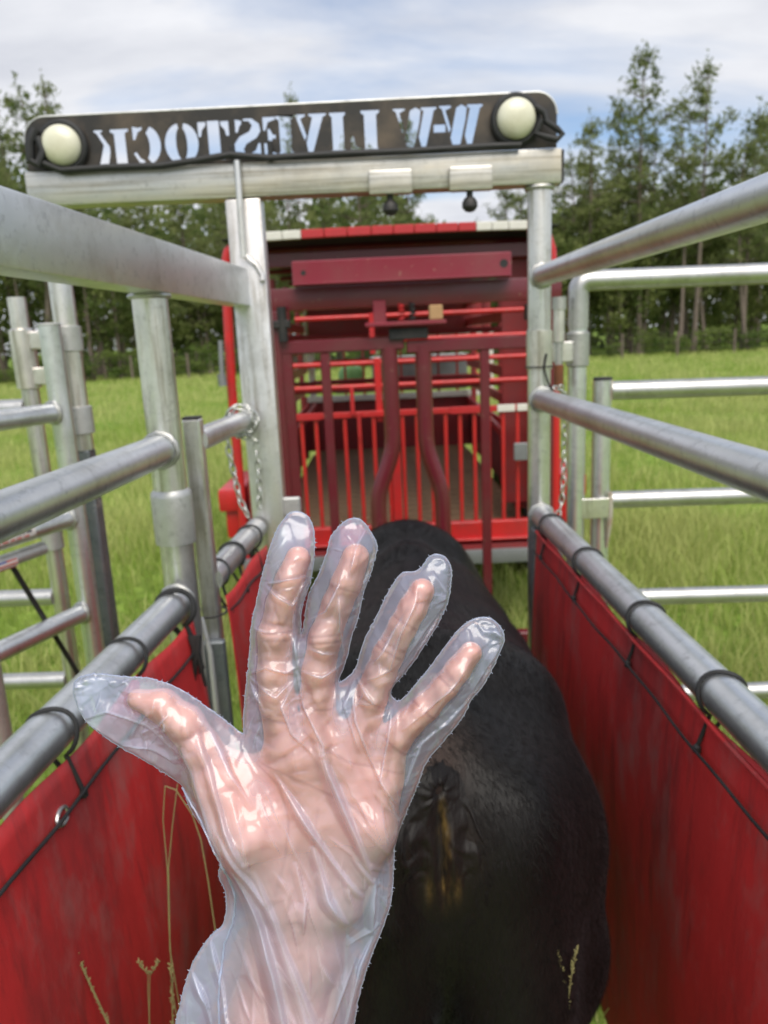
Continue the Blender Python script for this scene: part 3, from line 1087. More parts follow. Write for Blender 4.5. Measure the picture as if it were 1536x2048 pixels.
def tie(mb, c, axis, R, drop, inward, r=.0042, tail=True):
    """black bungee loop round a rail with its ends gathered down to the cord"""
    c, axis = Vector(c), Vector(axis).normalized()
    side = Vector((0, 0, 1)).cross(axis).normalized()
    if side.x * inward < 0:
        side = -side
    pts = []
    for k in range(25):
        th = math.radians(-60 + 300 * k / 24)
        pts.append(c + side * math.cos(th) * R + Vector((0, 0, 1)) * math.sin(th) * R + axis * .006 * math.sin(th * 2))
    pts = [c + side * (R * .9) + Vector((0, 0, -drop))] + pts + [c + side * (R * .45) + Vector((0, 0, -drop * .98)) + axis * .012]
    mb.tube(pts, r, 8)
    k = c + side * (R * .9) + Vector((0, 0, -drop))
    mb.lathe(k + Vector((0, 0, -.006)), (0, 0, 1), [(.002, -.004), (.0055, -.001), (.0055, .007), (.002, .011)], 10)
    if tail:
        mb.tube([k, k + axis * .012 + Vector((0, 0, -.03)), k + axis * .004 + Vector((0, 0, -.055))], [.004, .0035, .002], 6)


# right sheet
rt = obj('red_sheet', sheet((rx(-.2) - .022, -.2, 0), (.408, 1.94, 0), 1.085, .16, 3.3, 1, 150, 46, .03), M_TARP, None, 80)
solid(rt)
tag(rt, 'long scuffed red vinyl sheet lining the right hand rail of the alley', 'vinyl sheet')
for Y in (.15, .50, .925, 1.20, 1.535, 1.845):
    mb = MB()
    tie(mb, (rx(Y), Y, 1.112), (.0, 1, 0), .0322, .078, -1, .0030, False)
    obj('rubber_tie', mb, M_BLACK, rt)
pts = []
for i in range(60):
    Y = -.2 + 2.12 * i / 59
    pts.append((rx(Y) - .034, Y, 1.112 - .078 + .0025 * math.sin(Y * 12) + .0015 * math.sin(Y * 31)))
obj('cord', MB().tube(pts, .0022, 8), M_BLACK, rt)
obj('hem', MB().tube([(p[0] + .010, p[1], 1.081 + .0015 * math.sin(p[1] * 20)) for p in pts], .0032, 8), M_TARP, rt)

# left near sheet
lt = obj('red_sheet', sheet((lx(-.2) + .02, -.2, 0), (PX + .022, PY - .03, 0), 1.090, .16, 8.1, -1, 120, 46, .04), M_TARP, None, 80)
solid(lt)
tag(lt, 'creased red vinyl sheet hanging beside the hand along the near left rail', 'vinyl sheet')
for Y, dr in ((.34, .085), (.885, .085), (1.115, .085), (1.338, .08)):
    mb = MB()
    big = Y > 1.3
    tie(mb, (lx(Y), Y, 1.121), LD, .0332 if not big else .0355, dr, 1, .0032 if not big else .0056, big)
    if big:
        kx = Vector((lx(Y) + .034, Y - .012, 1.04))
        for q_ in range(4):
            mb.tube([kx + Vector((.006 * q_ - .01, 0, .03)), kx + Vector((.01 * math.sin(q_ * 3), -.008, 0)), kx + Vector((.012 * math.cos(q_ * 2), -.006, -.035 - .012 * q_))], [.005, .0055, .003], 6)
    obj('rubber_tie', mb, M_BLACK, lt)
obj('grommet', MB().ring((lx(.83) + .028, .83, 1.036), (1, .0, .15), .0095, .0028, 18, 8, sx=1.5), M_CHAIN, lt)
pts = [(lx(Y) + .033, Y, 1.04 + .002 * math.sin(Y * 13) + .0015 * math.sin(Y * 29)) for Y in np.linspace(-.2, 1.34, 50)]
obj('cord', MB().tube(pts, .0026, 8), M_BLACK, lt)

# left far sheet
ls = obj('red_sheet', sheet((SX + .026, SY2 + .03, 0), (lx(1.97) + .022, 1.955, 0), 1.075, .16, 5.7, -1, 40, 40, .03), M_TARP, None, 80)
solid(ls)
tag(ls, 'small red vinyl sheet between the slim post and the tall frame post', 'vinyl sheet')
for Y in (1.565, 1.70, 1.86):
    mb = MB()
    tie(mb, (lx(Y) + .006, Y, 1.117), LD, .031, .085, 1, .0034, Y < 1.6)
    obj('rubber_tie', mb, M_BLACK, ls)
obj('cord', MB().tube([(lx(Y) + .037, Y, 1.035 + .004 * math.sin(Y * 30)) for Y in np.linspace(1.54, 1.95, 20)], .003, 8), M_BLACK, ls)
obj('metal_hook', MB().tube([(PX + .028, PY + .02, 1.07), (PX + .04, PY + .01, 1.0), (PX + .046, PY - .01, .86), (PX + .046, PY - .01, .7)], [.004, .006, .007, .007], 10), M_COLLAR, ls)


# ------------------------------------------------------------------ chains
def chain(name, pts, label, pitch=.0235):
    t = thing(name, tuple(pts[0]), label, 'chain')
    pts = [Vector(p) for p in pts]
    seg = [(pts[i + 1] - pts[i]).length for i in range(len(pts) - 1)]
    tot = sum(seg)
    n = int(tot / pitch)
    me = None
    for k in range(n):
        s = (k + .5) * tot / n
        i = 0
        while i < len(seg) - 1 and s > seg[i]:
            s -= seg[i]
            i += 1
        p = pts[i].lerp(pts[i + 1], s / seg[i])
        d = (pts[i + 1] - pts[i]).normalized()
        if me is None:
            lk = MB()
            prof = [(.0072 * math.cos(a), 0, .0155 * math.sin(a) if abs(math.sin(a)) > .2 else .0155 * math.sin(a)) for a in np.linspace(0, 2 * math.pi, 17)[:-1]]
            lk.tube(prof, .0026, 7, closed=True)
            me = obj('link', lk, M_CHAIN, t, 80)
            o = me
            me = me.data
        else:
            o = inst('link', me, t, p)
        o.location = p - WL[t.name]
        rot = d.to_track_quat('Z', 'Y').to_matrix() @ Matrix.Rotation(math.radians(45 + 90 * (k % 2)), 3, 'Z')
        o.rotation_euler = rot.to_euler()
    return t


c0 = Vector((lx(1.895), 1.895, 1.410))
loop = []
for tn in (0, 1):
    for k in range(13):
        th = math.radians(-60 + 300 * k / 12)
        loop.append(c0 + LD * (.018 * tn - .004) + Vector((math.cos(th) * .036, 0, math.sin(th) * .036)))
loop = [c0 + Vector((-.036, -.01, -.03)), c0 + Vector((-.034, -.012, -.08)), c0 + Vector((-.018, -.012, -.20)), c0 + Vector((.0, -.012, -.245))][::-1] + loop + [c0 + Vector((.034, -.012, -.05)), c0 + Vector((.036, -.014, -.14)), c0 + Vector((.03, -.014, -.22))]
chain('chain', loop, 'zinc chain wrapped round the left rail end and hanging down the frame post')
chain('chain', [(.455, 1.96, 1.452), (.478, 1.985, 1.450), (.497, 2.02, 1.425), (.502, 2.04, 1.37), (.505, 2.05, 1.28), (.503, 2.05, 1.18), (.498, 2.05, 1.12), (.482, 2.04, 1.08), (.462, 2.03, 1.085)],
      'zinc chain hanging behind the round right post')

# ------------------------------------------------------------------ outer panels, right
ro = thing('corner_panel', (.59, 2.25, 0), 'right outer panel with a rounded top corner and an upright pipe', 'livestock panel')
el = [(.590, 2.25, 1.60 + .0)]
for k in range(9):
    th = math.radians(180 - 90 * k / 8)
    el.append((.590 + .030 + .030 * math.cos(th), 2.25, 1.703 + .030 * math.sin(th)))
el += [(1.0, 2.25, 1.731), (2.4, 2.25, 1.722)]
obj('top_rail', MB().tube(el, .0295, 28), M_PALE, ro)
obj('post', MB().tube([(.590, 2.25, -.02), (.590, 2.25, 1.615)], .0265, 26), M_PIPE, ro)
obj('collar', MB().lathe((.590, 2.25, 1.49), (0, 0, 1), [(.027, 0), (.0335, .004), (.0335, .096), (.0300, .10)]), M_WELD, ro)
hinge = obj('hinge', MB().tube([(.527, 2.22, 1.655), (.527, 2.22, 1.565)], .017, 16), M_POST, ro)
obj('hinge_lug', MB().box((.54, 2.225, 1.535), (.06, .018, .06), .004), M_POST, ro)
obj('hinge_pin', MB().tube([(.527, 2.218, 1.69), (.527, 2.218, 1.655)], .021, 14), M_WELD, hinge)
obj('hinge_pin', MB().tube([(.527, 2.218, 1.58), (.527, 2.218, 1.50)], .012, 12), M_WELD, hinge)
obj('rusty_bolt', MB().tube([(.526, 2.21, 1.50), (.526, 2.21, 1.435)], .014, 12), M_RUSTRED, hinge)
obj('post', MB().tube([(2.4, 2.25, -.02), (2.4, 2.25, 1.72)], .028, 20), M_PIPE, ro)

rg = thing('gate_panel', (.672, 2.27, 0), 'right outer gate of five level silver rails with rust stains', 'gate')
obj('post', MB().tube([(.672, 2.27, .0), (.672, 2.27, 1.447)], .0275, 26), M_PIPE, rg)
obj('post_cap', MB().lathe((.672, 2.27, 1.446), (0, 0, 1), [(.027, 0), (.0285, .001), (.0285, .007), (.026, .009)]), M_STEELDARK, rg)
for i, (z0, z1) in enumerate(((1.414, 1.402), (1.078, 1.066), (.757, .735), (.416, .405), (.09, .07))):
    obj('rail', MB().tube([(.695, 2.27, z0), (2.4, 2.27, z1 - .01)], .0265 if i else .028, 26), M_PALE, rg)
obj('rust_streak', MB().tube([(.6945, 2.262, 1.452), (.697, 2.255, 1.42), (.692, 2.256, 1.385), (.69, 2.258, 1.365)], [.004, .007, .005, .002], 10), M_RUST, rg)
latch = obj('latch_plate', MB().box((.644, 2.232, 1.062), (.092, .008, .062), .003), M_POST, rg)
obj('rust_edge', MB().tube([(.692, 2.236, 1.11), (.694, 2.233, 1.06), (.692, 2.234, 1.02), (.690, 2.24, .97), (.688, 2.244, .93)], [.007, .008, .009, .006, .003], 10), M_RUST, latch)
obj('post', MB().tube([(2.4, 2.27, .0), (2.4, 2.27, 1.447)], .0275, 20), M_PIPE, rg)

# ------------------------------------------------------------------ outer panels, left
lc = thing('sleeve_post_panel', (-.738, 1.88, 0), 'left outer upright pipe stepped with two dull sleeves', 'livestock panel')
CX, CY = -.745, 1.87
obj('post', MB().tube([(CX, CY, 1.36), (CX, CY, 1.80)], .0272, 26), M_POST, lc)
obj('lower_post', MB().box((CX - .002, CY, .68), (.050, .050, 1.36), .004), M_DARKPOST, lc)
obj('collar', MB().lathe((CX, CY, 1.60), (0, 0, 1), [(.0275, 0), (.0335, .002), (.0335, .058), (.0275, .06)]), M_COLLAR, lc)
obj('collar', MB().lathe((CX + .002, CY, 1.40), (0, 0, 1), [(.0275, 0), (.0325, .002), (.0325, .066), (.0275, .068)]), M_COLLAR, lc)
lb = thing('outer_pipe_panel', (-.755, 1.78, 0), 'left outer panel of three pipes running left with label stickers', 'livestock panel')
BX, BY = -.752, 1.79
obj('post', MB().tube([(BX, BY, -.02), (BX, BY, 1.660)], .0245, 26), M_PIPE, lb)
obj('post_cap', MB().lathe((BX, BY, 1.659), (0, 0, 1), [(.024, 0), (.0255, .001), (.0255, .005), (.023, .007)]), M_COLLAR, lb)
BD = Vector((-.42, -1, 0)).normalized()
wm = MB()
rails_b = []
for z in (1.462, 1.208, .966):
    a = Vector((BX, BY, z)) + BD * .02
    b = a + BD * 1.3
    rails_b.append(obj('rail', MB().tube([a, b], .0225, 26), M_PIPE, lb))
    wm = MB()
    weld_ring(wm, a + BD * .006, BD, .0255)
    obj('weld', wm, M_WELD, lb)
obj('brace', MB().tube([Vector((BX - .05, BY - .09, 1.155)), Vector((BX - .06, BY - .12, 1.145)) + BD * 1.2], .016, 18), M_COLLAR, lb)


# stickers: white label with red and black print on the rail, and a small flag below it
def patch(c, axis, R, half, a0, a1, n=10):
    c, axis = Vector(c), Vector(axis).normalized()
    side = Vector((0, 0, 1)).cross(axis).normalized()
    if side.y > 0:
        side = -side
    V = []
    for i in range(2):
        for k in range(n + 1):
            th = math.radians(a0 + (a1 - a0) * k / n)
            V.append(c + axis * half * (1 if i else -1) + side * math.cos(th) * R + Vector((0, 0, 1)) * math.sin(th) * R)
    return MB().add(V, [(k, k + 1, n + 2 + k, n + 1 + k) for k in range(n)])


M_LABELW = paint('sticker_white', (.66, .64, .62), .5, (.4, .3, .3), .4, 60, .1)
M_LABELR = paint('sticker_red', (.55, .09, .06), .5, (.6, .4, .4), .4, 60, .1)
M_LABELK = paint('sticker_black_print', (.05, .05, .06), .5, (.3, .3, .3), .4, 80, .1)
M_LABELB = paint('sticker_blue', (.06, .08, .30), .5, (.2, .2, .4), .3, 60, .1)
s0 = Vector((BX, BY, 1.208)) + BD * .235
lab = obj('label_sticker', patch(s0, BD, .0228, .09, -20, 62), M_LABELW, lb)
g6 = random.Random(3)
for row, (a0, a1) in enumerate(((48, 58), (6, 24), (-14, -4))):
    k = -.08
    while k < .075:
        w = g6.uniform(.005, .016)
        obj('print', patch(s0 - BD * (k + w / 2), BD, .0231, w / 2, a0, a1, 4), M_LABELR if row != 1 else M_LABELK, lab)
        k += w + g6.uniform(.003, .006)
f0 = Vector((BX - .055, BY - .105, 1.15)) + BD * .10
flag = obj('flag_sticker', patch(f0, BD, .0163, .028, -45, 75), M_LABELW, lb)
for k in range(4):
    obj('stripe', patch(f0, BD, .0166, .027, -42 + 30 * k, -28 + 30 * k, 4), M_LABELR, flag)
obj('canton', patch(f0 + BD * .014, BD, .0168, .013, 18, 74, 6), M_LABELB, flag)
obj('strut', MB().tube([f0 + Vector((.01, .02, -.01)), f0 + Vector((.055, .16, -.33)), f0 + Vector((.075, .22, -.5))], [.0065, .006, .005], 8), M_BLACK, lb)

la = thing('hinged_gate', (-1.0, 2.2, 0), 'pale hinged gate post with level rails at the far left', 'gate')
AX, AY = -1.005, 2.2
obj('post', MB().tube([(AX, AY, -.02), (AX, AY, 1.755)], .0245, 26), M_POST, la)
obj('collar', MB().lathe((AX, AY, 1.50), (0, 0, 1), [(.025, 0), (.0335, .003), (.0335, .165), (.025, .17)]), M_POST, la)
hg = obj('hinge', MB().box((AX + .052, AY - .01, 1.635), (.05, .03, .05), .004), M_POST, la)
obj('hinge', MB().box((AX + .052, AY - .01, 1.535), (.055, .03, .05), .004), M_POST, la)
obj('hinge_pin', MB().tube([(AX + .07, AY - .012, 1.63), (AX + .07, AY - .012, 1.52)], .010, 12), M_CHAIN, hg)
for z in (1.447, .868, .592):
    obj('rail', MB().tube([(AX - .02, AY, z), (-2.6, AY + .03, z + .005)], .0255, 24), M_PALE, la)
obj('collar', MB().lathe((AX, AY, 1.02), (0, 0, 1), [(.025, 0), (.031, .003), (.031, .125), (.025, .13)]), M_COLLAR, la)
obj('lug', MB().box((AX + .05, AY - .01, 1.12), (.045, .03, .05), .004).tube([(AX + .075, AY - .01, 1.14), (AX + .075, AY - .01, 1.02)], .008, 10), M_COLLAR, la)
ln = thing('stay_post', (-.86, 1.5, 0), 'grey pipe upright at the very left edge under the lowest rail', 'post')
obj('upright', MB().tube([(-.862, 1.50, -.02), (-.862, 1.50, .985)], .024, 22), M_COLLAR, ln)

# ------------------------------------------------------------------ maroon head gate
hgate = thing('head_gate', (.12, 3.0, 0), 'maroon steel head gate with two bent neck bars', 'head gate')
obj('cross_beam', MB().box((.15, 3.02, 1.757), (1.14, .07, .082), .005), M_MAROON, hgate)
obj('channel_plate', MB().box((.108, 2.965, 1.846), (.826, .03, .092), .004).box((.108, 2.94, 1.806), (.80, .05, .006), .002), M_MAROON2, hgate)
obj('bolt_hole', MB().lathe((.492, 2.951, 1.850), (0, -1, 0), [(.010, 0), (.016, .0005), (.016, .001), (.002, .0012)], 18), M_BLACK, hgate)
obj('bolt_hole', MB().lathe((-.262, 2.951, 1.848), (0, -1, 0), [(.006, 0), (.010, .0005), (.010, .001), (.002, .0012)], 18), M_BLACK, hgate)
obj('upright', MB().box((-.393, 3.0, .80), (.048, .06, 1.83), .004), M_MAROON, hgate)
obj('upright', MB().box((.665, 3.0, .80), (.048, .06, 1.83), .004), M_MAROON, hgate)
obj('hinge_block', MB().box((-.36, 2.97, 1.665), (.07, .05, .03), .004).tube([(-.355, 2.96, 1.73), (-.355, 2.96, 1.60)], .018, 12), M_STEELDARK, hgate)
obj('hinge_block', MB().box((.60, 2.97, 1.67), (.05, .05, .06), .004), M_STEELDARK, hgate)
dl = obj('door_rail', MB().box((-.135, 3.0, 1.577), (.485, .045, .050), .004), M_MAROON, hgate)
dr = obj('door_rail', MB().box((.355, 3.0, 1.560), (.475, .045, .050), .004), M_MAROON, hgate)
for s, x0, xb in ((-1, .049, -.022), (1, .181, .242)):
    path = [(x0, 3.0, 1.56), (x0, 3.0, 1.23)]
    for k in range(7):
        u = k / 6
        path.append((x0 + (xb - x0) * (3 * u * u - 2 * u ** 3), 3.0, 1.20 - .27 * u))
    path += [(xb, 3.0, .88), (xb, 3.0, .42)]
    obj('neck_bar', MB().tube(path, .0325, 24), M_MAROON, hgate)
for xx, zb in ((-.203, .35), (.421, .30)):
    obj('bar', MB().box((xx, 3.0, (1.55 + zb) / 2), (.036, .036, 1.55 - zb), .003), M_MAROON, hgate)
obj('bar', MB().box((-.352, 3.0, .94), (.04, .04, 1.25), .003), M_MAROON, hgate)
obj('sill', MB().box((.13, 3.0, .33), (1.02, .05, .05), .004), M_MAROON, hgate)
obj('latch_shelf', MB().box((.115, 2.965, 1.648), (.31, .07, .016), .003), M_MAROON2, hgate)
obj('latch_bracket', MB().box((.018, 2.972, 1.695), (.050, .012, .085), .003), M_MAROON2, hgate)
obj('latch_box', MB().box((.125, 2.985, 1.61), (.15, .05, .045), .004), M_STEELDARK, hgate)
obj('wood_block', MB().box((.232, 2.965, 1.684), (.052, .05, .055), .004), M_TAN, hgate)
coil = [(.100 + .010 * math.cos(k * .9), 2.96 + .010 * math.sin(k * .9), 1.655 + k * .0021) for k in range(32)]
obj('red_spring', MB().tube(coil, .0038, 6), M_TAPERED, hgate)
coil = [(.142 + .011 * math.cos(k * .9), 2.96 + .011 * math.sin(k * .9), 1.655 + k * .0022) for k in range(32)]
obj('black_spring', MB().tube(coil, .0040, 6), M_BLACK, hgate)

# ------------------------------------------------------------------ red stock trailer behind the head gate
tx = thing('stock_trailer', (.09, 5.4, 0), 'open red stock trailer with barred tailgate and taped roof edge', 'trailer')
Y0, Y1 = 3.85, 7.2
obj('chassis', MB().box((.09, 5.5, .47), (1.5, 3.4, .10), .006), M_DEEPRED, tx)
obj('bumper', MB().box((.09, 3.80, .455), (1.68, .05, .075), .008), M_GREY, tx)
# floor planks laid across
pm_ = MB().box((.09, Y0 + .08, .548), (1.42, .132, .03), .006)
pk = obj('floor_plank', pm_, M_WOOD, tx)
for i in range(1, 23):
    inst('floor_plank', pk.data, tx, (.09, Y0 + .08 + i * .145, .548 + .002 * math.sin(i * 5)), (0, 0, .004 * math.sin(i * 3)))
# corner uprights and wall posts
obj('corner_post', MB().tube([(-.745, Y0, .40), (-.742, Y0, 1.4), (-.72, Y0, 1.98), (-.70, Y0, 2.04), (-.66, Y0, 2.075), (-.60, Y0, 2.08)], .024, 16), M_RED, tx)
obj('corner_post', MB().tube([(.905, Y0, .40), (.90, Y0, 1.4), (.875, Y0, 1.98), (.855, Y0, 2.04), (.82, Y0, 2.075), (.76, Y0, 2.08)], .024, 16), M_RED, tx)
po = obj('wall_post', MB().box((-.70, 4.6, 1.27), (.045, .045, 1.5), .004), M_DEEPRED, tx)
for xx in (-.70, .88):
    for yy in (4.6, 5.4, 6.2, 7.0):
        if (xx, yy) != (-.70, 4.6):
            inst('wall_post', po.data, tx, (xx, yy, 1.27))
for xx in (-.70, .88):
    for z in (.98, 1.16, 1.34, 1.52, 1.70, 1.88):
        obj('wall_rail', MB().box((xx - (.03 if xx > 0 else -.03), (Y0 + Y1) / 2, z), (.02, Y1 - Y0, .07), .003), M_RED, tx)
    obj('wall_sheet', MB().box((xx, (Y0 + Y1) / 2, .72), (.012, Y1 - Y0, .36), .002), M_DEEPRED, tx)
obj('side_panel', MB().box((.83, 4.25, 1.36), (.012, .62, 1.36), .002), M_DEEPRED, tx)
obj('side_panel', MB().box((.76, 4.05, 1.36), (.20, .02, 1.36), .003), M_DEEPRED, tx)
obj('panel_edge', MB().box((.865, 4.03, 1.36), (.03, .03, 1.40), .003), M_RED, tx)
# roof: arched dark liner on bows, sheet above
V = []
nu = 14
for j in (0, 1):
    for i in range(nu + 1):
        u = i / nu
        V.append((-.72 + 1.62 * u, Y0 - .04 + j * (Y1 - Y0 + .1), 2.088 + .012 * math.sin(math.pi * u) ** .6))
ro_ = obj('roof_sheet', MB().add(V, [(i, i + 1, nu + 2 + i, nu + 1 + i) for i in range(nu)]), M_STEELDARK, tx)
solid(ro_, .008)
for k in range(6):
    yy = 4.15 + k * .58
    bow = [(-.70 + 1.58 * i / 12, yy, 2.06 + .012 * math.sin(math.pi * i / 12) ** .6) for i in range(13)]
    obj('roof_bow', MB().tube(bow, .016, 8), M_MAROON, tx)
obj('roof_header', MB().box((.09, 3.98, 2.00), (1.56, .03, .07), .004), M_MAROON, tx)
# taped rear roof edge: red and white lengths
xs = [-.62, -.515, -.425, -.335, -.225, -.115, 0.0, .105, .205, .31, .415, .50, .575, .655, .745, .85]
for i in range(len(xs) - 1):
    wht = i in (1, 2, 11, 12, 13)
    x0, x1 = xs[i] + .0015, xs[i + 1] - .0015
    f = lambda x_: 2.085 + .012 * math.sin(math.pi * min(1, max(0, (x_ + .72) / 1.62))) ** .6
    obj('roof_tape', MB().beam((x0, Y0 - .06, f(x0)), (x1, Y0 - .06, f(x1)), .03, .040, .003), M_WHITE if wht else M_TAPERED, tx)
# tailgate
tg = obj('tailgate', MB().box((.195, Y0, 1.222), (1.42, .034, .030), .003).box((.195, Y0, .585), (1.42, .05, .10), .004).box((.195, Y0 - .03, .545), (1.42, .06, .012), .003), M_RED, tx)
for x0, x1, m in ((-.49, -.30, M_TAPERED), (.36, .55, M_TAPERED), (.60, .69, M_WHITE), (.70, .80, M_WHITE)):
    obj('reflector', MB().box(((x0 + x1) / 2, Y0 - .016, 1.222), (x1 - x0, .012, .036), .002), m, tg)
bar0 = None
for i in range(19):
    xx = -.475 + i * .0738
    if bar0 is None:
        bar0 = obj('bar', MB().tube([(xx, Y0, .63), (xx, Y0, 1.21)], .0105, 10), M_RED, tg)
    else:
        inst('bar', bar0.data, tg, (xx, Y0, .92))
obj('latch_tab', MB().box((.715, Y0 - .05, 1.0), (.075, .02, .09), .004), M_GREY, tg)
obj('handle', MB().box((-.105, Y0 - .03, 1.17), (.018, .016, .13), .003).box((-.135, Y0 - .025, 1.29), (.02, .016, .14), .003), M_TAPERED, tg)
# upper bars across the opening
for z in (1.705, 1.585, 1.478, 1.362):
    obj('upper_bar', MB().tube([(-.52 if z < 1.7 else -.40, Y0 + .02, z), (.80, Y0 + .02, z)], .0125, 12), M_TAPERED if False else M_RED, tx)
obj('door_stile', MB().box((.0, Y0 + .02, 1.34), (.034, .03, .32), .003), M_RED, tx)
obj('door_stile', MB().box((-.02, Y0 + .02, 1.62), (.026, .03, .2), .003), M_TAPERED, tx)
obj('centre_stile', MB().box((.075, Y0, .90), (.045, .03, .62), .003), M_RED, tx)
# front wall with white sill, machinery on the drawbar beyond
obj('front_wall', MB().box((.09, 7.2, .82), (1.62, .03, .52), .004), M_DEEPRED, tx)
obj('front_sill', MB().box((.22, 7.17, 1.055), (1.78, .10, .05), .005), M_WHITE, tx)
fw = obj('front_frame', MB().box((-.62, 7.2, 1.35), (.06, .05, .56), .004).box((1.06, 7.2, 1.35), (.06, .05, .56), .004).box((.22, 7.2, 1.62), (1.72, .05, .05), .004), M_WHITE, tx)
obj('front_top_panel', MB().box((.22, 7.2, 1.82), (1.7, .03, .36), .004), M_DEEPRED, tx)
for sx_, x0_ in ((-1, -.60), (1, .78)):
    obj('inner_brace', MB().beam((x0_, 4.3, .95), (x0_ * 1.02 + .03, 6.9, 1.02), .03, .05, .003), M_RED, tx)
fb = obj('fender', MB().box((-.80, 4.15, .80), (.135, .60, .12), .02).box((-.79, 4.15, .68), (.10, .54, .18), .015), M_RED, tx)
inst('fender', fb.data, tx, (1.0, WL[fb.name].y, WL[fb.name].z), (0, 0, math.pi))
for k in range(9):
    xx = -.48 + k * .175
    obj('front_bar', MB().tube([(xx, 7.14, 1.07), (xx, 7.14, 1.64)], .011, 8), M_RED if k % 3 else M_DEEPRED, tx)
for z in (1.22, 1.40):
    obj('front_rail', MB().tube([(-.60, 7.12, z), (1.03, 7.12, z)], .016, 10), M_RED, tx)
for yy in (4.9, 5.8):
    obj('divider_rail', MB().tube([(-.68, yy, 1.28), (.86, yy, 1.28)], .016, 10), M_DEEPRED, tx)
    obj('divider_rail', MB().tube([(-.68, yy, 1.62), (.86, yy, 1.62)], .016, 10), M_DEEPRED, tx)
obj('drawbar', MB().beam((-.3, 7.2, .42), (.09, 8.6, .45), .06, .1, .004).beam((.5, 7.2, .42), (.09, 8.6, .45), .06, .1, .004), M_DEEPRED, tx)
wh = obj('wheel', MB().lathe((-.80, 5.0, .33), (1, 0, 0), [(.16, -.08), (.30, -.09), (.33, -.06), (.33, .06), (.30, .09), (.16, .08)], 28), M_BLACK, tx)
rm = obj('rim', MB().lathe((-.80, 5.0, .33), (1, 0, 0), [(.03, -.07), (.158, -.06), (.158, .06), (.03, .07)], 24), M_GREY, wh)
for xx, yy in ((-.80, 5.8), (1.0, 5.0), (1.0, 5.8)):
    w2 = inst('wheel', wh.data, tx, (xx, yy, .33))
    inst('rim', rm.data, w2, (xx, yy, .33))
obj('jack_handle', MB().tube([(-.775, 3.78, 1.46), (-.77, 3.78, 1.40)], .022, 12).tube([(-.765, 3.79, 1.62), (-.77, 3.78, 1.46)], .012, 10), M_GREY, tx)
obj('tool_tray', MB().box((.23, 7.75, 1.10), (1.3, .5, .05), .008), M_GREY, tx)
mt = thing('green_tank', (-.27, 7.75, 1.125), 'small green plastic tank glimpsed through the trailer bars', 'tank')
obj('tank_body', MB().lathe((-.27, 7.75, 1.125), (0, 0, 1), [(.02, 0), (.12, .004), (.13, .03), (.13, .14), (.10, .19), (.05, .21), (.04, .23), (.002, .23)], 24), M_GREEN, mt)
obj('cap', MB().lathe((-.27, 7.75, 1.355), (0, 0, 1), [(.002, 0), (.05, .001), (.05, .03), (.002, .032)], 18), M_BLACK, mt)
ps = thing('power_pack', (.40, 7.75, 1.125), 'grey engine box seen past the front of the trailer', 'engine')
obj('case', MB().box((.42, 7.75, 1.25), (.95, .36, .25), .03), M_GREY, ps)
obj('lid', MB().box((.42, 7.75, 1.39), (.98, .40, .03), .008), M_WHITE, ps)
obj('pipe_stack', MB().tube([(.52, 7.7, 1.42), (.52, 7.7, 1.60), (.52, 7.62, 1.66)], .03, 12), M_STEELDARK, ps)

# ------------------------------------------------------------------ black heifer
def cow_hide():
    m, nt, p, _ = new_mat('black_hide')
    n = obj_noise(nt, 6, 6, .6)
    r = ramp(nt, [(0.35, (.0045, .0043, .0046)), (0.72, (.010, .0085, .008))])
    nt.links.new(n.outputs[0], r.inputs[0])
    at_ = N(nt, 'ShaderNodeAttribute', attribute_name='bare')
    c = mixc(nt, at_.outputs['Fac'], r.outputs[0], (.045, .030, .024))
    st = N(nt, 'ShaderNodeAttribute', attribute_name='stain')
    n3 = obj_noise(nt, 55, 5, .7, (1, 1, .3))
    r3 = ramp(nt, [(0.35, (.05, .03, .01)), (0.6, (.17, .11, .035)), (.8, (.26, .21, .14))])
    nt.links.new(n3.outputs[0], r3.inputs[0])
    mu = N(nt, 'ShaderNodeMath', operation='MULTIPLY')
    r4 = ramp(nt, [(0.34, (0, 0, 0)), (0.56, (1, 1, 1))])
    nt.links.new(n3.outputs[0], r4.inputs[0])
    nt.links.new(r4.outputs[0], mu.inputs[0])
    nt.links.new(st.outputs['Fac'], mu.inputs[1])
    c = mixc(nt, mu.outputs[0], c, r3.outputs[0])
    nt.links.new(c, p.inputs['Base Color'])
    p.inputs['Roughness'].default_value = .5
    p.inputs['Specular IOR Level'].default_value = .22
    p.inputs['Sheen Weight'].default_value = .05
    p.inputs['Sheen Roughness'].default_value = .4
    p.inputs['Sheen Tint'].default_value = (.6, .65, .75, 1)
    h = obj_noise(nt, 120, 3, .7, (1, .12, .30))
    h2 = obj_noise(nt, 22, 4, .6)
    ad = N(nt, 'ShaderNodeMath', operation='MULTIPLY_ADD', i_1=.6)
    nt.links.new(h2.outputs[0], ad.inputs[0])
    nt.links.new(h.outputs[0], ad.inputs[2])
    bump(nt, p, ad.outputs[0], .35, .006)
    return m


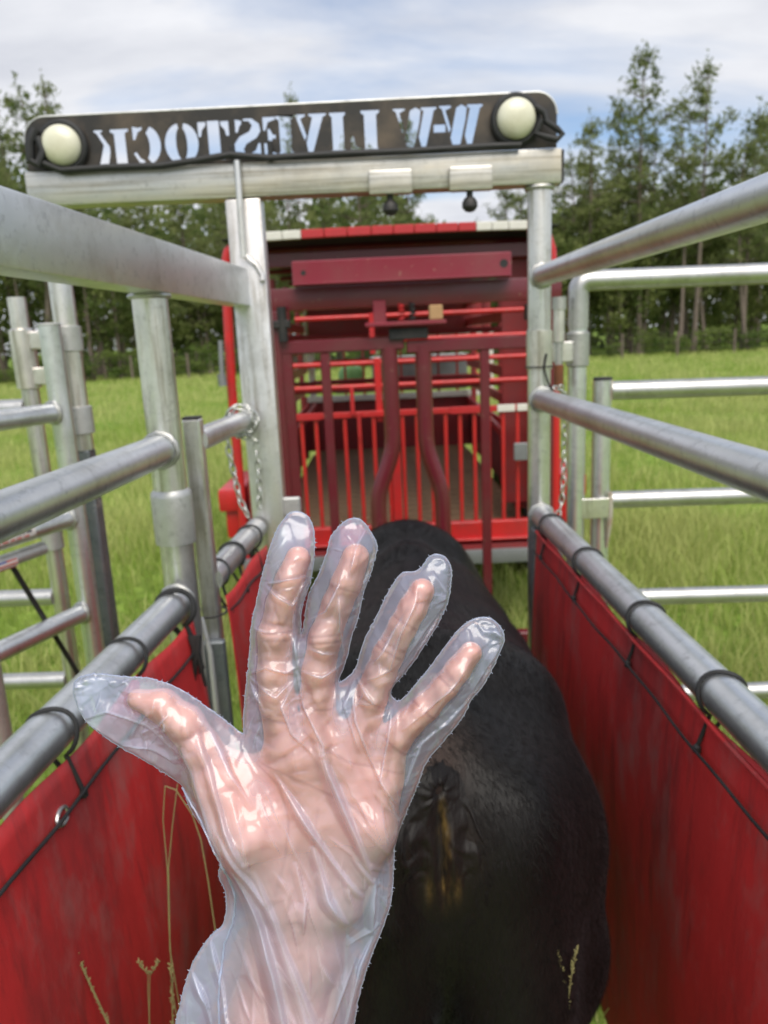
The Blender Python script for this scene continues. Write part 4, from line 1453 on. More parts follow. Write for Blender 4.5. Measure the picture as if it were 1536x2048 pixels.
M_HIDE = cow_hide()
M_HAIR = M_HIDE.copy()
M_HAIR.name = 'black_hair'
for nd in M_HAIR.node_tree.nodes:
    if nd.type == 'BSDF_PRINCIPLED':
        nd.inputs['Roughness'].default_value = .62
        nd.inputs['Specular IOR Level'].default_value = .14
M_HOOF = paint('dark_hoof', (.02, .018, .016), .5)
h = .0105
lo = np.array([-.42, .60, -.03])
dims = [int(.96 / h), int(2.45 / h), int(1.32 / h)]
ax_ = [lo[i] + np.arange(dims[i]) * h for i in range(3)]
CXX, CYY, CZZ = np.meshgrid(*[a.astype(np.float32) for a in ax_], indexing='ij')
CC = .055
D = sd_caps(CXX - CC, CYY, CZZ, [(0, .98, .87), (0, 1.22, .80), (0, 1.55, .745), (0, 1.82, .77), (0, 2.05, .80)], [.185, .225, .232, .205, .16], (1, 1, .86), .08)
spine = sd_caps(CXX - CC, CYY, CZZ, [(0, .905, 1.045), (0, 1.1, 1.065), (0, 1.4, 1.035), (0, 1.72, 1.05), (0, 1.88, 1.06), (0, 2.02, 1.03)], [.050, .055, .058, .055, .048, .045], (1, 1, 1), .05)
D = smin(D, spine, .10)
for s in (-1, 1):
    hook = sd_caps(CXX - CC, CYY, CZZ, [(s * .135, 1.13, 1.00), (s * .05, 1.10, 1.035)], [.06, .06])
    loin = sd_caps(CXX - CC, CYY, CZZ, [(s * .10, 1.12, .97), (s * .115, 1.42, .93), (s * .10, 1.75, .93)], [.095, .10, .095], (1, 1, 1), .05)
    D = smin(D, loin, .10)
    D = smin(D, hook, .10)
    pin = sd_caps(CXX - CC, CYY, CZZ, [(s * .10, .855, .985), (s * .13, .98, .93)], [.055, .09])
    D = smin(D, pin, .09)
    thigh = sd_caps(CXX - CC, CYY, CZZ, [(s * .125, .975, .86), (s * .135, 1.0, .66), (s * .14, 1.01, .50)], [.125, .118, .09], (1, .95, 1), .05)
    D = smin(D, thigh, .05)
    ham = sd_caps(CXX - CC, CYY, CZZ, [(s * .080, .865, .92), (s * .09, .855, .74), (s * .11, .88, .56)], [.075, .088, .065])
    D = smin(D, ham, .045)
    gask = sd_caps(CXX - CC, CYY, CZZ, [(s * .145, 1.03, .52), (s * .145, .92, .40), (s * .15, .955, .10), (s * .15, .99, .04)], [.085, .052, .036, .05], k=.03)
    D = smin(D, gask, .05)
    shl = sd_caps(CXX - CC, CYY, CZZ, [(s * .085, 1.92, 1.00), (s * .17, 1.98, .78), (s * .17, 1.92, .60)], [.06, .105, .095], (1, .9, 1), .05)
    D = smin(D, shl, .08)
    fore = sd_caps(CXX - CC, CYY, CZZ, [(s * .165, 1.95, .58), (s * .15, 1.97, .36), (s * .15, 1.96, .12), (s * .15, 1.98, .04)], [.075, .043, .034, .048], k=.03)
    D = smin(D, fore, .05)
neck = sd_caps(CXX - CC, CYY, CZZ, [(0, 1.95, .90), (.02, 2.2, .86), (.04, 2.45, .80)], [.17, .135, .11], (1, 1, .85), .05)
D = smin(D, neck, .08)
head = sd_caps(CXX - CC, CYY, CZZ, [(.04, 2.50, .83), (.05, 2.62, .76), (.06, 2.80, .62)], [.095, .085, .058], k=.04)
D = smin(D, head, .04)
for s in (-1, 1):
    ear = sd_caps(CXX - CC, CYY, CZZ, [(.04 + s * .08, 2.47, .86), (.04 + s * .16, 2.45, .84), (.04 + s * .20, 2.44, .82)], [.025, .035, .012], (1, 1.8, 1))
    D = smin(D, ear, .02)
# groove between the thighs below the vent
gr = np.exp(-((CXX - CC) / .020) ** 2) * np.clip((.86 - CZZ) / .1, 0, 1) * np.clip((CZZ - .3) / .1, 0, 1) * (CYY < 1.0)
fill = sd_caps(CXX - CC, CYY, CZZ, [(0, .965, .90), (0, .985, .70), (0, 1.04, .56)], [.10, .10, .09], (1, .9, 1), .05)
D = smin(D, fill, .04)
D = D + .010 * gr
# tail: from the tail head, swept off to the left
tail = sd_caps(CXX, CYY, CZZ, [(CC - .005, .93, 1.068), (CC - .03, .845, 1.058), (CC - .062, .80, 1.00), (CC - .078, .79, .90), (CC - .085, .80, .75), (CC - .09, .80, .55)], [.040, .034, .026, .021, .018, .016], k=.02)
D = smin(D, tail, .022)
sw = sd_caps(CXX, CYY, CZZ, [(CC - .09, .80, .55), (CC - .095, .80, .42), (CC - .09, .81, .28)], [.02, .036, .01], k=.02)
D = smin(D, sw, .02)
CV, CF = surface_nets(D, lo, h)
del D, CXX, CYY, CZZ
# relief of skin folds round the vent
rx_ = CV[:, 0] - CC
rear = CV[:, 1] < .93


def blob(cx, cz, sx, sz):
    return np.exp(-((rx_ - cx) / sx) ** 2 - ((CV[:, 2] - cz) / sz) ** 2) * rear


bare = np.clip(blob(-.002, 1.085, .04, .03) * .9 + blob(0, .985, .045, .05) * .45, 0, 1)
# gentle smoothing of the net
stain = np.zeros(len(CV))
cow = np_obj('cow', CV, CF, M_HIDE, None, True, {'bare': bare, 'stain': stain}, (CC, 1.4, 0))
tag(cow, 'black heifer standing in the alley with her rump towards the viewer', 'cow')
sm = cow.modifiers.new('soften', 'SMOOTH')
sm.factor = .5
sm.iterations = 4
dg = bpy.context.evaluated_depsgraph_get()


# the bare wrinkled skin round the vent, laid on the rump
from mathutils.bvhtree import BVHTree
bvh = BVHTree.FromPolygons([tuple(v) for v in CV], [tuple(f) for f in CF])
V, A1, A2 = [], [], []
nu, nv = 110, 190
Wd, Hh, zc, xc = .124, .240, .978, CC - .003
for i in range(nu + 1):
    for j in range(nv + 1):
        u, v = i / nu * 2 - 1, j / nv * 2 - 1
        x, z = xc + u * Wd / 2, zc + v * Hh / 2
        hit = bvh.ray_cast(Vector((x, .2, z)), Vector((0, 1, 0)))
        y = hit[0].y if hit[0] else .95
        e = max(0, 1 - (u * u + v * v) ** 1.5)
        # anus pucker
        dx, dz = (x - xc), (z - 1.058)
        r = math.hypot(dx, dz * 1.1)
        th = math.atan2(dz, dx)
        puck = math.exp(-(r / .028) ** 2) * .0045 + math.exp(-((r - .016) / .012) ** 2) * .0013 * 2.2 * noise.noise(Vector((math.cos(th) * 3.4, math.sin(th) * 3.4, r * 40))) - .012 * math.exp(-(r / .006) ** 2)
        # vulva lips either side of a slit
        vz = (z - .985) / .045
        lip = math.exp(-vz * vz) * (.014 * math.exp(-((abs(dx) - .012) / .011) ** 2) - .010 * math.exp(-(dx / .0035) ** 2))
        # curling folds to left and right
        fold = 0
        for s in (-1, 1):
            fx, fz = (dx - s * .040) / .022, (z - .998) / .034
            m = math.exp(-fx * fx - fz * fz)
            fold += m * .0036 * math.sin(10 * noise.noise(Vector((dx * 34, z * 26, 3 + s))) + 260 * abs(dx) + 60 * z)
        w = (puck + lip + fold)
        V.append((x, y - .0015 + .006 * (1 - e) - w * min(1, e * 2) - .0022 * e, z))
        A1.append(.12 * e)
        c1 = math.exp(-((dx - .003 - .004 * noise.noise(Vector((0, z * 40, 7)))) / (.0050 + .003 * noise.noise(Vector((3, z * 55, 1))))) ** 2) * min(1, max(0, (1.055 - z) / .03)) * min(1, max(0, (z - .895) / .05)) * (.55 + .8 * max(0, .4 + noise.noise(Vector((dx * 90, z * 60, 5)))))
        c2 = sum(math.exp(-((dx - s * .017) / .005) ** 2 - ((z - .940) / .018) ** 2) for s in (-1, 1)) * .4
        A2.append(min(1, (c1 * 1.0 + c2) * min(1, e * 4)))
F = [(i * (nv + 1) + j, (i + 1) * (nv + 1) + j, (i + 1) * (nv + 1) + j + 1, i * (nv + 1) + j + 1) for i in range(nu) for j in range(nv)]
keep = [f for f in F if all(((k // (nv + 1)) / nu * 2 - 1) ** 2 + ((k % (nv + 1)) / nv * 2 - 1) ** 2 < .98 for k in f)]
np_obj('vent_skin', np.array(V), np.array(keep), M_HIDE, cow, True, {'bare': np.array(A1), 'stain': np.array(A2)}, (xc, .85, zc))
# short coat: fine hairs laid along the hide where it can be seen
fa, fb_, fc = CV[CF[:, 0]], CV[CF[:, 1]], CV[CF[:, 2]]
fn = np.cross(fb_ - fa, CV[CF[:, 3]] - fa)
fn /= np.linalg.norm(fn, axis=1)[:, None] + 1e-12
fcen = (fa + fc) / 2
ok = np.where((fcen[:, 1] < 2.1) & (fcen[:, 2] > .45) & ((fn[:, 2] > -.2) | (fn[:, 1] < 0)) & ~((np.abs(fcen[:, 0] - CC) < .034) & (fcen[:, 1] < .9) & (fcen[:, 2] > .91) & (fcen[:, 2] < 1.075)))[0]
gh = np.random.default_rng(9)
pick = ok[gh.integers(0, len(ok), 150000)]
P = fcen[pick] + (fb_ - fa)[pick] * gh.uniform(-.5, .5, (len(pick), 1)) + (CV[CF[:, 3]] - fa)[pick] * gh.uniform(-.5, .5, (len(pick), 1))
Nn = fn[pick]
flow = np.stack([.35 * np.sin(P[:, 1] * 9 + P[:, 2] * 6) * np.sign(P[:, 0] - CC) + .5 * (P[:, 0] - CC), np.full(len(P), -.55) * (P[:, 1] > .95), -1.0 + .4 * np.sin(P[:, 2] * 13 + P[:, 0] * 17)], 1) + gh.normal(size=P.shape) * .22
flow -= Nn * (flow * Nn).sum(1)[:, None]
flow /= np.linalg.norm(flow, axis=1)[:, None] + 1e-9
sd_ = np.cross(Nn, flow)
Lh = gh.uniform(.012, .028, (len(P), 1))
V0 = P - sd_ * .0007 - Nn * .003
V1 = P + sd_ * .0007 - Nn * .003
V2 = P + flow * Lh + Nn * Lh * .12
HVv = np.stack([V0, V1, V2], 1).reshape(-1, 3)
coat = np_obj('coat', HVv, np.arange(len(HVv)).reshape(-1, 3), M_HAIR, cow, False, {'bare': np.repeat(gh.random(len(P)) ** 3 * .12, 3)}, (CC, 1.4, .8))
tag(coat, None, None, None, 'stuff')
for s in (-1, 1):
    obj('eye', MB().lathe((CC + .05 + s * .078, 2.60, .79), (s, 0, 0), [(.015, -.006), (.014, .004), (.008, .010), (.001, .012)], 14), M_BLACK, cow)
for (xx, yy) in ((-.15, .995), (.15, .995), (-.15, 1.985), (.15, 1.985)):
    obj('hoof', MB().lathe((CC + xx, yy, -.005), (0, 0, 1), [(.062, 0), (.060, .02), (.048, .055), (.01, .06)], 16), M_HOOF, cow)

# ------------------------------------------------------------------ seed stalks close to the lens
M_STALK = paint('dry_grass_stalk', (.26, .24, .10), .7, (.16, .09, .05), .6, 40, 0)


def stalk(pix, Y, label, r=.0011, seed_from=None):
    P = [at(a, b, Y + dy) for a, b, dy in pix]
    base = Vector((P[-1].x, P[-1].y, 0.0))
    t = thing('grass_stalk', tuple(base), label, 'grass stalk', 'seed stalks standing in the alley')
    pts = P + [P[-1].lerp(base, .5) + Vector((.01, .01, 0)), base]
    fine = []
    for i in range(len(pts) - 1):
        for k in range(6):
            fine.append(pts[i].lerp(pts[i + 1], k / 6))
    fine.append(pts[-1])
    n = len(fine)
    obj('stem', MB().tube(fine, [r * (.55 + .45 * i / n) for i in range(n)], 6), M_STALK, t)
    if seed_from is not None:
        sm_ = MB()
        for i in range(seed_from * 6):
            for k in range(3):
                c = fine[i].lerp(fine[i + 1], k / 3)
                a = random.random() * 6.28
                d = Vector((math.cos(a), math.sin(a), 1.2)).normalized()
                sm_.tube([c, c + d * .0028, c + d * .0055], [.0004, .0011, .0003], 5)
        obj('seed_head', sm_, M_STALK, t)
    return t


stalk([(330, 1572, 0), (326, 1640, 0), (335, 1740, 0), (338, 1850, 0), (346, 1990, 0)], .80, 'bent double seed stalk in front of the left red sheet below the thumb')
stalk([(355, 1568, 0), (345, 1650, 0), (337, 1735, 0), (340, 1900, 0)], .80, 'straight stalk crossing the bent stalk below the thumb')
stalk([(330, 1572, 0), (352, 1580, 0), (385, 1630, 0), (402, 1680, 0), (416, 1760, 0)], .82, 'curved brown stalk arching over to the glove wrist')
stalk([(117, 1827, 0), (140, 1880, 0), (165, 1935, 0), (222, 2060, 0)], .80, 'thick leaning seed head low on the left red sheet', .0018, 3)
stalk([(278, 1925, 0), (296, 1950, 0), (296, 1985, 0), (300, 2060, 0)], .80, 'short stalk forked into two curled tips low on the left', .0009, 1)
stalk([(318, 1923, 0), (300, 1952, 0), (298, 2060, 0)], .80, 'small side stalk leaning right beside the forked one', .0008, 1)
stalk([(341, 1928, 0), (344, 1980, 0), (346, 2060, 0)], .78, 'dense upright seed head just left of the glove cuff', .0014, 2)
stalk([(1112, 1905, 0), (1126, 1950, 0), (1124, 2060, 0)], .80, 'left of the two pale stalks in front of the dark flank', .0011, 2)
stalk([(1154, 1898, 0), (1143, 1950, 0), (1130, 2060, 0)], .80, 'right of the two pale stalks in front of the dark flank', .0011, 2)

# ------------------------------------------------------------------ gloved hand (palm towards the viewer)
def skin_mat():
    m, nt, p, _ = new_mat('skin')
    n = obj_noise(nt, 55, 5, .6)
    r = ramp(nt, [(0.3, (.78, .40, .295)), (0.55, (.83, .455, .345)), (0.75, (.86, .50, .395))])
    nt.links.new(n.outputs[0], r.inputs[0])
    fl = N(nt, 'ShaderNodeAttribute', attribute_name='flush')
    c = mixc(nt, fl.outputs['Fac'], r.outputs[0], (.72, .31, .23))
    cr = N(nt, 'ShaderNodeAttribute', attribute_name='crease')
    c = mixc(nt, cr.outputs['Fac'], c, (.50, .19, .13))
    nt.links.new(c, p.inputs['Base Color'])
    p.inputs['Roughness'].default_value = .48
    p.inputs['Subsurface Weight'].default_value = .25
    p.inputs['Subsurface Radius'].default_value = (1.0, .35, .2)
    p.inputs['Subsurface Scale'].default_value = .004
    v = obj_noise(nt, 900, 2, .5, (1, .35, 1))
    bump(nt, p, v.outputs[0], .12, .0006)
    return m


def film_mat(name, white, gloss_rough=.09, tint=(.93, .955, .99)):
    """thin cloudy polythene: mostly lets light through, part scatters, part mirrors the sky"""
    m, nt, p, out = new_mat(name)
    nt.nodes.remove(p)
    tr = N(nt, 'ShaderNodeBsdfTransparent')
    tr.inputs[0].default_value = (*tint, 1)
    df = N(nt, 'ShaderNodeBsdfDiffuse')
    df.inputs[0].default_value = (.68, .75, 1.0, 1)
    tl = N(nt, 'ShaderNodeBsdfTranslucent')
    tl.inputs[0].default_value = (.68, .75, 1.0, 1)
    ml = N(nt, 'ShaderNodeMixShader', i_0=.4)
    nt.links.new(df.outputs[0], ml.inputs[1])
    nt.links.new(tl.outputs[0], ml.inputs[2])
    m1 = N(nt, 'ShaderNodeMixShader', i_0=white)
    wt = N(nt, 'ShaderNodeTexCoord')
    wn_ = N(nt, 'ShaderNodeTexNoise', i_Scale=14.0, i_Detail=4.0)
    nt.links.new(wt.outputs['Object'], wn_.inputs['Vector'])
    wr_ = N(nt, 'ShaderNodeMapRange', i_1=.3, i_2=.7, i_3=white * .75, i_4=white * 1.3)
    nt.links.new(wn_.outputs[0], wr_.inputs[0])
    lo_a = N(nt, 'ShaderNodeAttribute', attribute_name='loose')     # film clinging to damp skin is clearer
    lm = N(nt, 'ShaderNodeMath', operation='MULTIPLY_ADD', i_1=.9, i_2=.72)
    nt.links.new(lo_a.outputs['Fac'], lm.inputs[0])
    lw = N(nt, 'ShaderNodeMath', operation='MULTIPLY')
    nt.links.new(wr_.outputs[0], lw.inputs[0])
    nt.links.new(lm.outputs[0], lw.inputs[1])
    fo = N(nt, 'ShaderNodeAttribute', attribute_name='folds')     # bright ridge sheen painted in as whiter film, plus doubled film's cloudiness
    fa = N(nt, 'ShaderNodeMath', operation='MULTIPLY_ADD', i_1=.36, use_clamp=True)
    nt.links.new(fo.outputs['Fac'], fa.inputs[0])
    nt.links.new(lw.outputs[0], fa.inputs[2])
    nt.links.new(fa.outputs[0], m1.inputs[0])
    nt.links.new(tr.outputs[0], m1.inputs[1])
    nt.links.new(ml.outputs[0], m1.inputs[2])
    gl = N(nt, 'ShaderNodeMixShader', i_0=.38)
    ga = N(nt, 'ShaderNodeBsdfGlossy', i_Roughness=gloss_rough * 2.4)
    gb = N(nt, 'ShaderNodeBsdfGlossy', i_Roughness=gloss_rough * .45)
    for q_ in (ga, gb):
        q_.inputs[0].default_value = (1, 1, 1, 1)
    nt.links.new(ga.outputs[0], gl.inputs[1])
    nt.links.new(gb.outputs[0], gl.inputs[2])
    fr = N(nt, 'ShaderNodeFresnel', i_IOR=1.5)
    m2 = N(nt, 'ShaderNodeMixShader')
    sc = N(nt, 'ShaderNodeMath', operation='MULTIPLY', i_1=1.2)
    nt.links.new(fr.outputs[0], sc.inputs[0])
    mn = N(nt, 'ShaderNodeMath', operation='MAXIMUM', i_1=.085)
    nt.links.new(sc.outputs[0], mn.inputs[0])
    nt.links.new(mn.outputs[0], m2.inputs[0])
    nt.links.new(m1.outputs[0], m2.inputs[1])
    nt.links.new(gl.outputs[0], m2.inputs[2])
    t = N(nt, 'ShaderNodeTexCoord')
    nz = N(nt, 'ShaderNodeTexNoise', i_Scale=110.0, i_Detail=3.0)
    nt.links.new(t.outputs['Object'], nz.inputs['Vector'])
    b = N(nt, 'ShaderNodeBump', i_Strength=.1, i_Distance=.0008)
    nt.links.new(nz.outputs[0], b.inputs['Height'])
    nt.links.new(b.outputs[0], ga.inputs['Normal'])
    nt.links.new(b.outputs[0], gb.inputs['Normal'])
    nt.links.new(m2.outputs[0], out.inputs[0])
    return m


M_SKIN = skin_mat()
M_FILM = film_mat('clear_polythene', .17, .16)
M_SEAM = film_mat('welded_polythene_seam', .55, .2, (.85, .92, 1))

HD = 0.38                       # the palm is 38 cm from the eye
S = HD / 1500                   # one photo pixel at that distance, in metres
hs = 2.6                        # grid step in those units
xs_ = np.arange(225, 985, hs, dtype=np.float32)
ys_ = -np.arange(1065, 2560, hs, dtype=np.float32)[::-1]
zs_ = np.arange(-92, 120, hs, dtype=np.float32)
D = np.full((len(xs_), len(ys_), len(zs_)), 60.0, np.float32)


def put(pts, rad, k_in, k_join, flat=(1, 1, 1), target=None, margin=55):
    """smooth-union a chain of capsules into the field, only where it matters; pts in (px, py, w)"""
    P = np.array([(a, -b, c) for a, b, c in pts], dtype=float)
    R = max(rad)
    mg = np.array([R / f + margin for f in flat])
    lo_, hi_ = P.min(0) - mg, P.max(0) + mg
    sl = []
    for a_, l_, h_ in zip((xs_, ys_, zs_), lo_, hi_):
        i0, i1 = np.searchsorted(a_, l_), np.searchsorted(a_, h_)
        sl.append(slice(int(i0), int(i1)))
    X, Y, Z = np.meshgrid(xs_[sl[0]], ys_[sl[1]], zs_[sl[2]], indexing='ij')
    d = sd_caps(X, Y, Z, P, rad, flat, k_in)
    T = D if target is None else target
    T[tuple(sl)] = smin(T[tuple(sl)], d.astype(np.float32), k_join)


# forearm and palm
put([(604, 1800, 0), (590, 1900, -2), (566, 2040, -4), (540, 2300, 0), (520, 2520, 6)], [88, 92, 104, 132, 148], 40, 10, (1, 1, 1.42))
for top, r0 in (((578, 1490, 6), 44), ((646, 1462, 4), 43), ((716, 1478, 2), 41), ((768, 1525, 0), 38)):
    put([top, ((top[0] + 612) / 2, 1640, -2), (606 + (top[0] - 660) * .35, 1800, 0)], [r0, r0 + 8, 60], 30, 26, (1, 1, 1.12))
put([(452, 1570, 18), (498, 1660, 22), (556, 1780, 6)], [52, 62, 55], 30, 34, (1, 1, 1.05))      # ball of the thumb
put([(762, 1560, 10), (738, 1650, 14), (684, 1790, 4)], [44, 50, 52], 30, 30, (1, 1, 1.1))       # heel of the hand
put([(560, 1520, 8), (650, 1505, 10), (750, 1530, 6)], [36, 36, 34], 20, 22, (1, 1, 1.15))      # pads under the fingers
FINGERS = [
    # (points, radii) from knuckle to tip
    ([(570, 1495, 4), (556, 1400, 6), (551, 1345, 8), (553, 1268, 12), (566, 1205, 14), (582, 1160, 14), (598, 1117, 12)], [37, 35.5, 34, 34, 29.5, 28.5, 25.5]),
    ([(640, 1480, 4), (636, 1390, 8), (638, 1340, 12), (652, 1272, 16), (676, 1205, 18), (694, 1165, 18), (712, 1113, 16)], [37, 34, 32.5, 32, 29, 29.5, 27]),
    ([(722, 1480, 2), (744, 1385, 8), (760, 1345, 12), (776, 1306, 14), (805, 1250, 16), (824, 1215, 16), (843, 1180, 14)], [34, 32, 30.5, 30, 27.5, 27.5, 25]),
    ([(768, 1530, 0), (794, 1470, 6), (818, 1442, 8), (850, 1412, 10), (890, 1368, 12), (914, 1337, 12), (940, 1304, 10)], [34, 31, 28.5, 27.5, 25, 24.5, 22.5]),
]
for pts, rad in FINGERS:
    put(pts, rad, 10, 13)
put([(470, 1612, 12), (432, 1545, 10), (404, 1492, 8), (372, 1446, 6), (326, 1410, 4), (276, 1398, 2)], [50, 40, 37, 36, 31, 20.5], 14, 30, (1, 1, 1.0))
put([(500, 1540, 0), (440, 1530, 2)], [30, 26], 10, 36, (1, 1, 1.2))                             # web of the thumb
HV, HF = surface_nets(D, (xs_[0], ys_[0], zs_[0]), hs)

# creases pressed into the skin, in photo pixels
CREASE = [
    ([(530, 1262), (590, 1258)], 1.0), ([(532, 1276), (588, 1274)], .7), ([(548, 1166), (600, 1150)], .8), ([(520, 1424), (592, 1440)], .8), ([(560, 1420), (590, 1424)], .5),
    ([(622, 1282), (684, 1276)], 1.0), ([(624, 1268), (688, 1262)], .7), ([(660, 1166), (715, 1182)], .8), ([(605, 1408), (672, 1412)], .8),
    ([(748, 1282), (800, 1312)], 1.0), ([(756, 1270), (808, 1298)], .7), ([(784, 1226), (830, 1254)], .8), ([(716, 1384), (770, 1412)], .8),
    ([(826, 1396), (868, 1432)], 1.0), ([(872, 1344), (908, 1376)], .9), ([(770, 1470), (822, 1512)], .8),
    ([(806, 1538), (758, 1522), (700, 1512), (640, 1478), (610, 1452)], .6),        # heart line
    ([(512, 1512), (568, 1530), (636, 1562), (700, 1592), (748, 1622)], .6),        # head line
    ([(512, 1514), (562, 1556), (584, 1620), (578, 1690), (560, 1760)], .6),        # life line
    ([(620, 1790), (628, 1700), (640, 1600)], .35), ([(470, 1800), (560, 1812), (660, 1806), (740, 1790)], .35), ([(480, 1822), (600, 1832), (720, 1818)], .2),
    ([(350, 1392), (372, 1420), (374, 1452)], .6), ([(408, 1446), (420, 1490)], .5),
]
cre = np.zeros(len(HV))
front = HV[:, 2] > -25
for pl_, amt in CREASE:
    for (a, b) in zip(pl_[:-1], pl_[1:]):
        ax, ay, bx, by = a[0], -a[1], b[0] - a[0], -(b[1] - a[1])
        t = np.clip(((HV[:, 0] - ax) * bx + (HV[:, 1] - ay) * by) / (bx * bx + by * by), 0, 1)
        d2 = (HV[:, 0] - ax - t * bx) ** 2 + (HV[:, 1] - ay - t * by) ** 2
        cre = np.maximum(cre, amt * np.exp(-d2 / 3.2 ** 2) * front)
tips = np.array([p[-1] for p, _ in FINGERS] + [(285, 1398, 2)])
flu = np.zeros(len(HV))
for (a, b, c) in tips:
    flu = np.maximum(flu, .5 * np.exp(-((HV[:, 0] - a) ** 2 + (HV[:, 1] + b) ** 2) / 42 ** 2))
for (a, b, r_) in ((470, 1560, 70), (750, 1600, 60), (600, 1480, 50), (700, 1490, 50), (390, 1470, 50)):
    flu = np.maximum(flu, .35 * np.exp(-((HV[:, 0] - a) ** 2 + (HV[:, 1] + b) ** 2) / r_ ** 2))
HV[:, 2] -= 2.4 * cre * (HV[:, 2] > -20)
OR = np.array([640.0, -1600.0, 0.0])


def to_local(V):
    """photo-pixel units -> metres about the palm"""
    return (np.asarray(V) - OR) * S


RM = Matrix((CR, CU, -_fw)).transposed()
PW = EYE + _fw * HD + CR * ((OR[0] - 768) * S) + CU * ((OR[1] + 1024) * S)
person = np_obj('person', to_local(HV), HF, M_SKIN, None, True, {'crease': cre * .8, 'flush': flu})
person.matrix_world = Matrix.Translation(PW) @ RM.to_4x4()
tag(person, 'raised left hand and forearm, palm forward with fingers spread inside a clear glove', 'person')
sm = person.modifiers.new('soften', 'SMOOTH')
sm.factor = .4
sm.iterations = 2
WL[person.name] = Vector((0, 0, 0))

# ---- the glove: two sheets of film welded along this outline
OUTL = [(350, 2048), (379, 1934), (421, 1869), (451, 1849), (454, 1784), (433, 1748), (454, 1696), (453, 1681), (412, 1661), (382, 1624), (368, 1580), (363, 1567),
        (293, 1523), (239, 1493), (202, 1468), (172, 1444), (152, 1407), (146, 1382), (150, 1357), (187, 1346), (251, 1354), (293, 1355), (338, 1367), (375, 1387),
        (417, 1416), (449, 1439), (481, 1466), (488, 1468), (487, 1440), (488, 1417), (495, 1344), (499, 1312), (502, 1250), (515, 1198), (526, 1142), (544, 1083), (557, 1052),
        (577, 1025), (596, 1022), (615, 1031), (625, 1048), (630, 1079), (625, 1146), (613, 1187), (601, 1221), (601.5, 1270),
        (605, 1268), (613, 1212), (619, 1181), (640, 1146), (655, 1104), (661, 1073), (690, 1040), (715, 1035), (732, 1048), (752, 1081), (755, 1098), (742, 1146), (725, 1187),
        (719, 1229), (702, 1275), (693, 1321), (675, 1362), (681, 1366), (711, 1343), (722, 1301), (733, 1270), (758, 1224), (775, 1186), (795, 1155), (806, 1144), (833, 1144),
        (846, 1131), (857, 1113), (875, 1107), (893, 1115), (904, 1138), (900, 1191), (886, 1231), (859, 1275), (842, 1301), (824, 1328), (808, 1348), (776, 1383), (793, 1404),
        (806, 1399), (842, 1357), (864, 1330), (899, 1281), (921, 1255), (943, 1239), (966, 1234), (983, 1236), (1003, 1255), (1010, 1277), (999, 1306), (979, 1350), (961, 1379),
        (941, 1399), (928, 1430), (908, 1458), (881, 1489), (853, 1520), (833, 1575), (803, 1647), (788, 1689), (787, 1745), (783, 1804), (763, 1862), (737, 1924), (718, 1989), (708, 2048),
        (690, 2200), (685, 2480), (318, 2480), (330, 2200)]


def dense(poly, step, jag, seed, closed=True):
    g = np.random.default_rng(seed)
    out = []
    n = len(poly)
    for i in range(n if closed else n - 1):
        a, b = np.array(poly[i], float), np.array(poly[(i + 1) % n], float)
        L = np.linalg.norm(b - a)
        m = max(1, int(L / step))
        nr = np.array([-(b - a)[1], (b - a)[0]]) / max(L, 1e-6)
        for k in range(m):
            s = (0 if k == 0 else 1)
            w = noise.noise(Vector((i * 3.1 + k * .45, seed, 0))) * jag + g.normal() * jag * .22
            out.append(a + (b - a) * k / m + nr * w * (s * .6 + .4))
    return np.array(out)


# round the corners of the traced outline a little before roughening it
def chaikin(p, it=1):
    p = [np.array(a, float) for a in p]
    for _ in range(it):
        o = []
        for i in range(len(p)):
            a, b = p[i], p[(i + 1) % len(p)]
            o += [a * .78 + b * .22, a * .22 + b * .78]
        p = o
    return p


OUT = dense(chaikin(OUTL, 2), 4.0, 2.2, 4)
OUT[:, 1] *= -1
gs = 2.4
gxs = np.arange(140, 1020, gs)
gys = -np.arange(1010, 2490, gs)[::-1]
GX, GY = np.meshgrid(gxs, gys, indexing='ij')


def inside(px, py, poly):
    c = np.zeros(px.shape, bool)
    x1, y1 = poly[:, 0], poly[:, 1]
    x2, y2 = np.roll(x1, -1), np.roll(y1, -1)
    for a, b, c_, d in zip(x1, y1, x2, y2):
        if b == d:
            continue
        m = ((b > py) != (d > py)) & (px < (c_ - a) * (py - b) / (d - b) + a)
        c ^= m
    return c


INS = inside(GX, GY, OUT)

# heights of the hand's front and back over the same grid
neg = D < 0
anyc = neg.any(2)
kf = len(zs_) - 1 - np.argmax(neg[:, :, ::-1], 2)
kb = np.argmax(neg, 2)
I_, J_ = np.meshgrid(np.arange(len(xs_)), np.arange(len(ys_)), indexing='ij')
kf1, kb1 = np.minimum(kf + 1, len(zs_) - 1), np.maximum(kb - 1, 0)
d0, d1 = D[I_, J_, kf], D[I_, J_, kf1]
fz = np.where(anyc, zs_[kf] + hs * d0 / np.minimum(d0 - d1, -1e-6), -999.0)
d0, d1 = D[I_, J_, kb], D[I_, J_, kb1]
bz = np.where(anyc, zs_[kb] - hs * d0 / np.minimum(d0 - d1, -1e-6), 999.0)
del neg


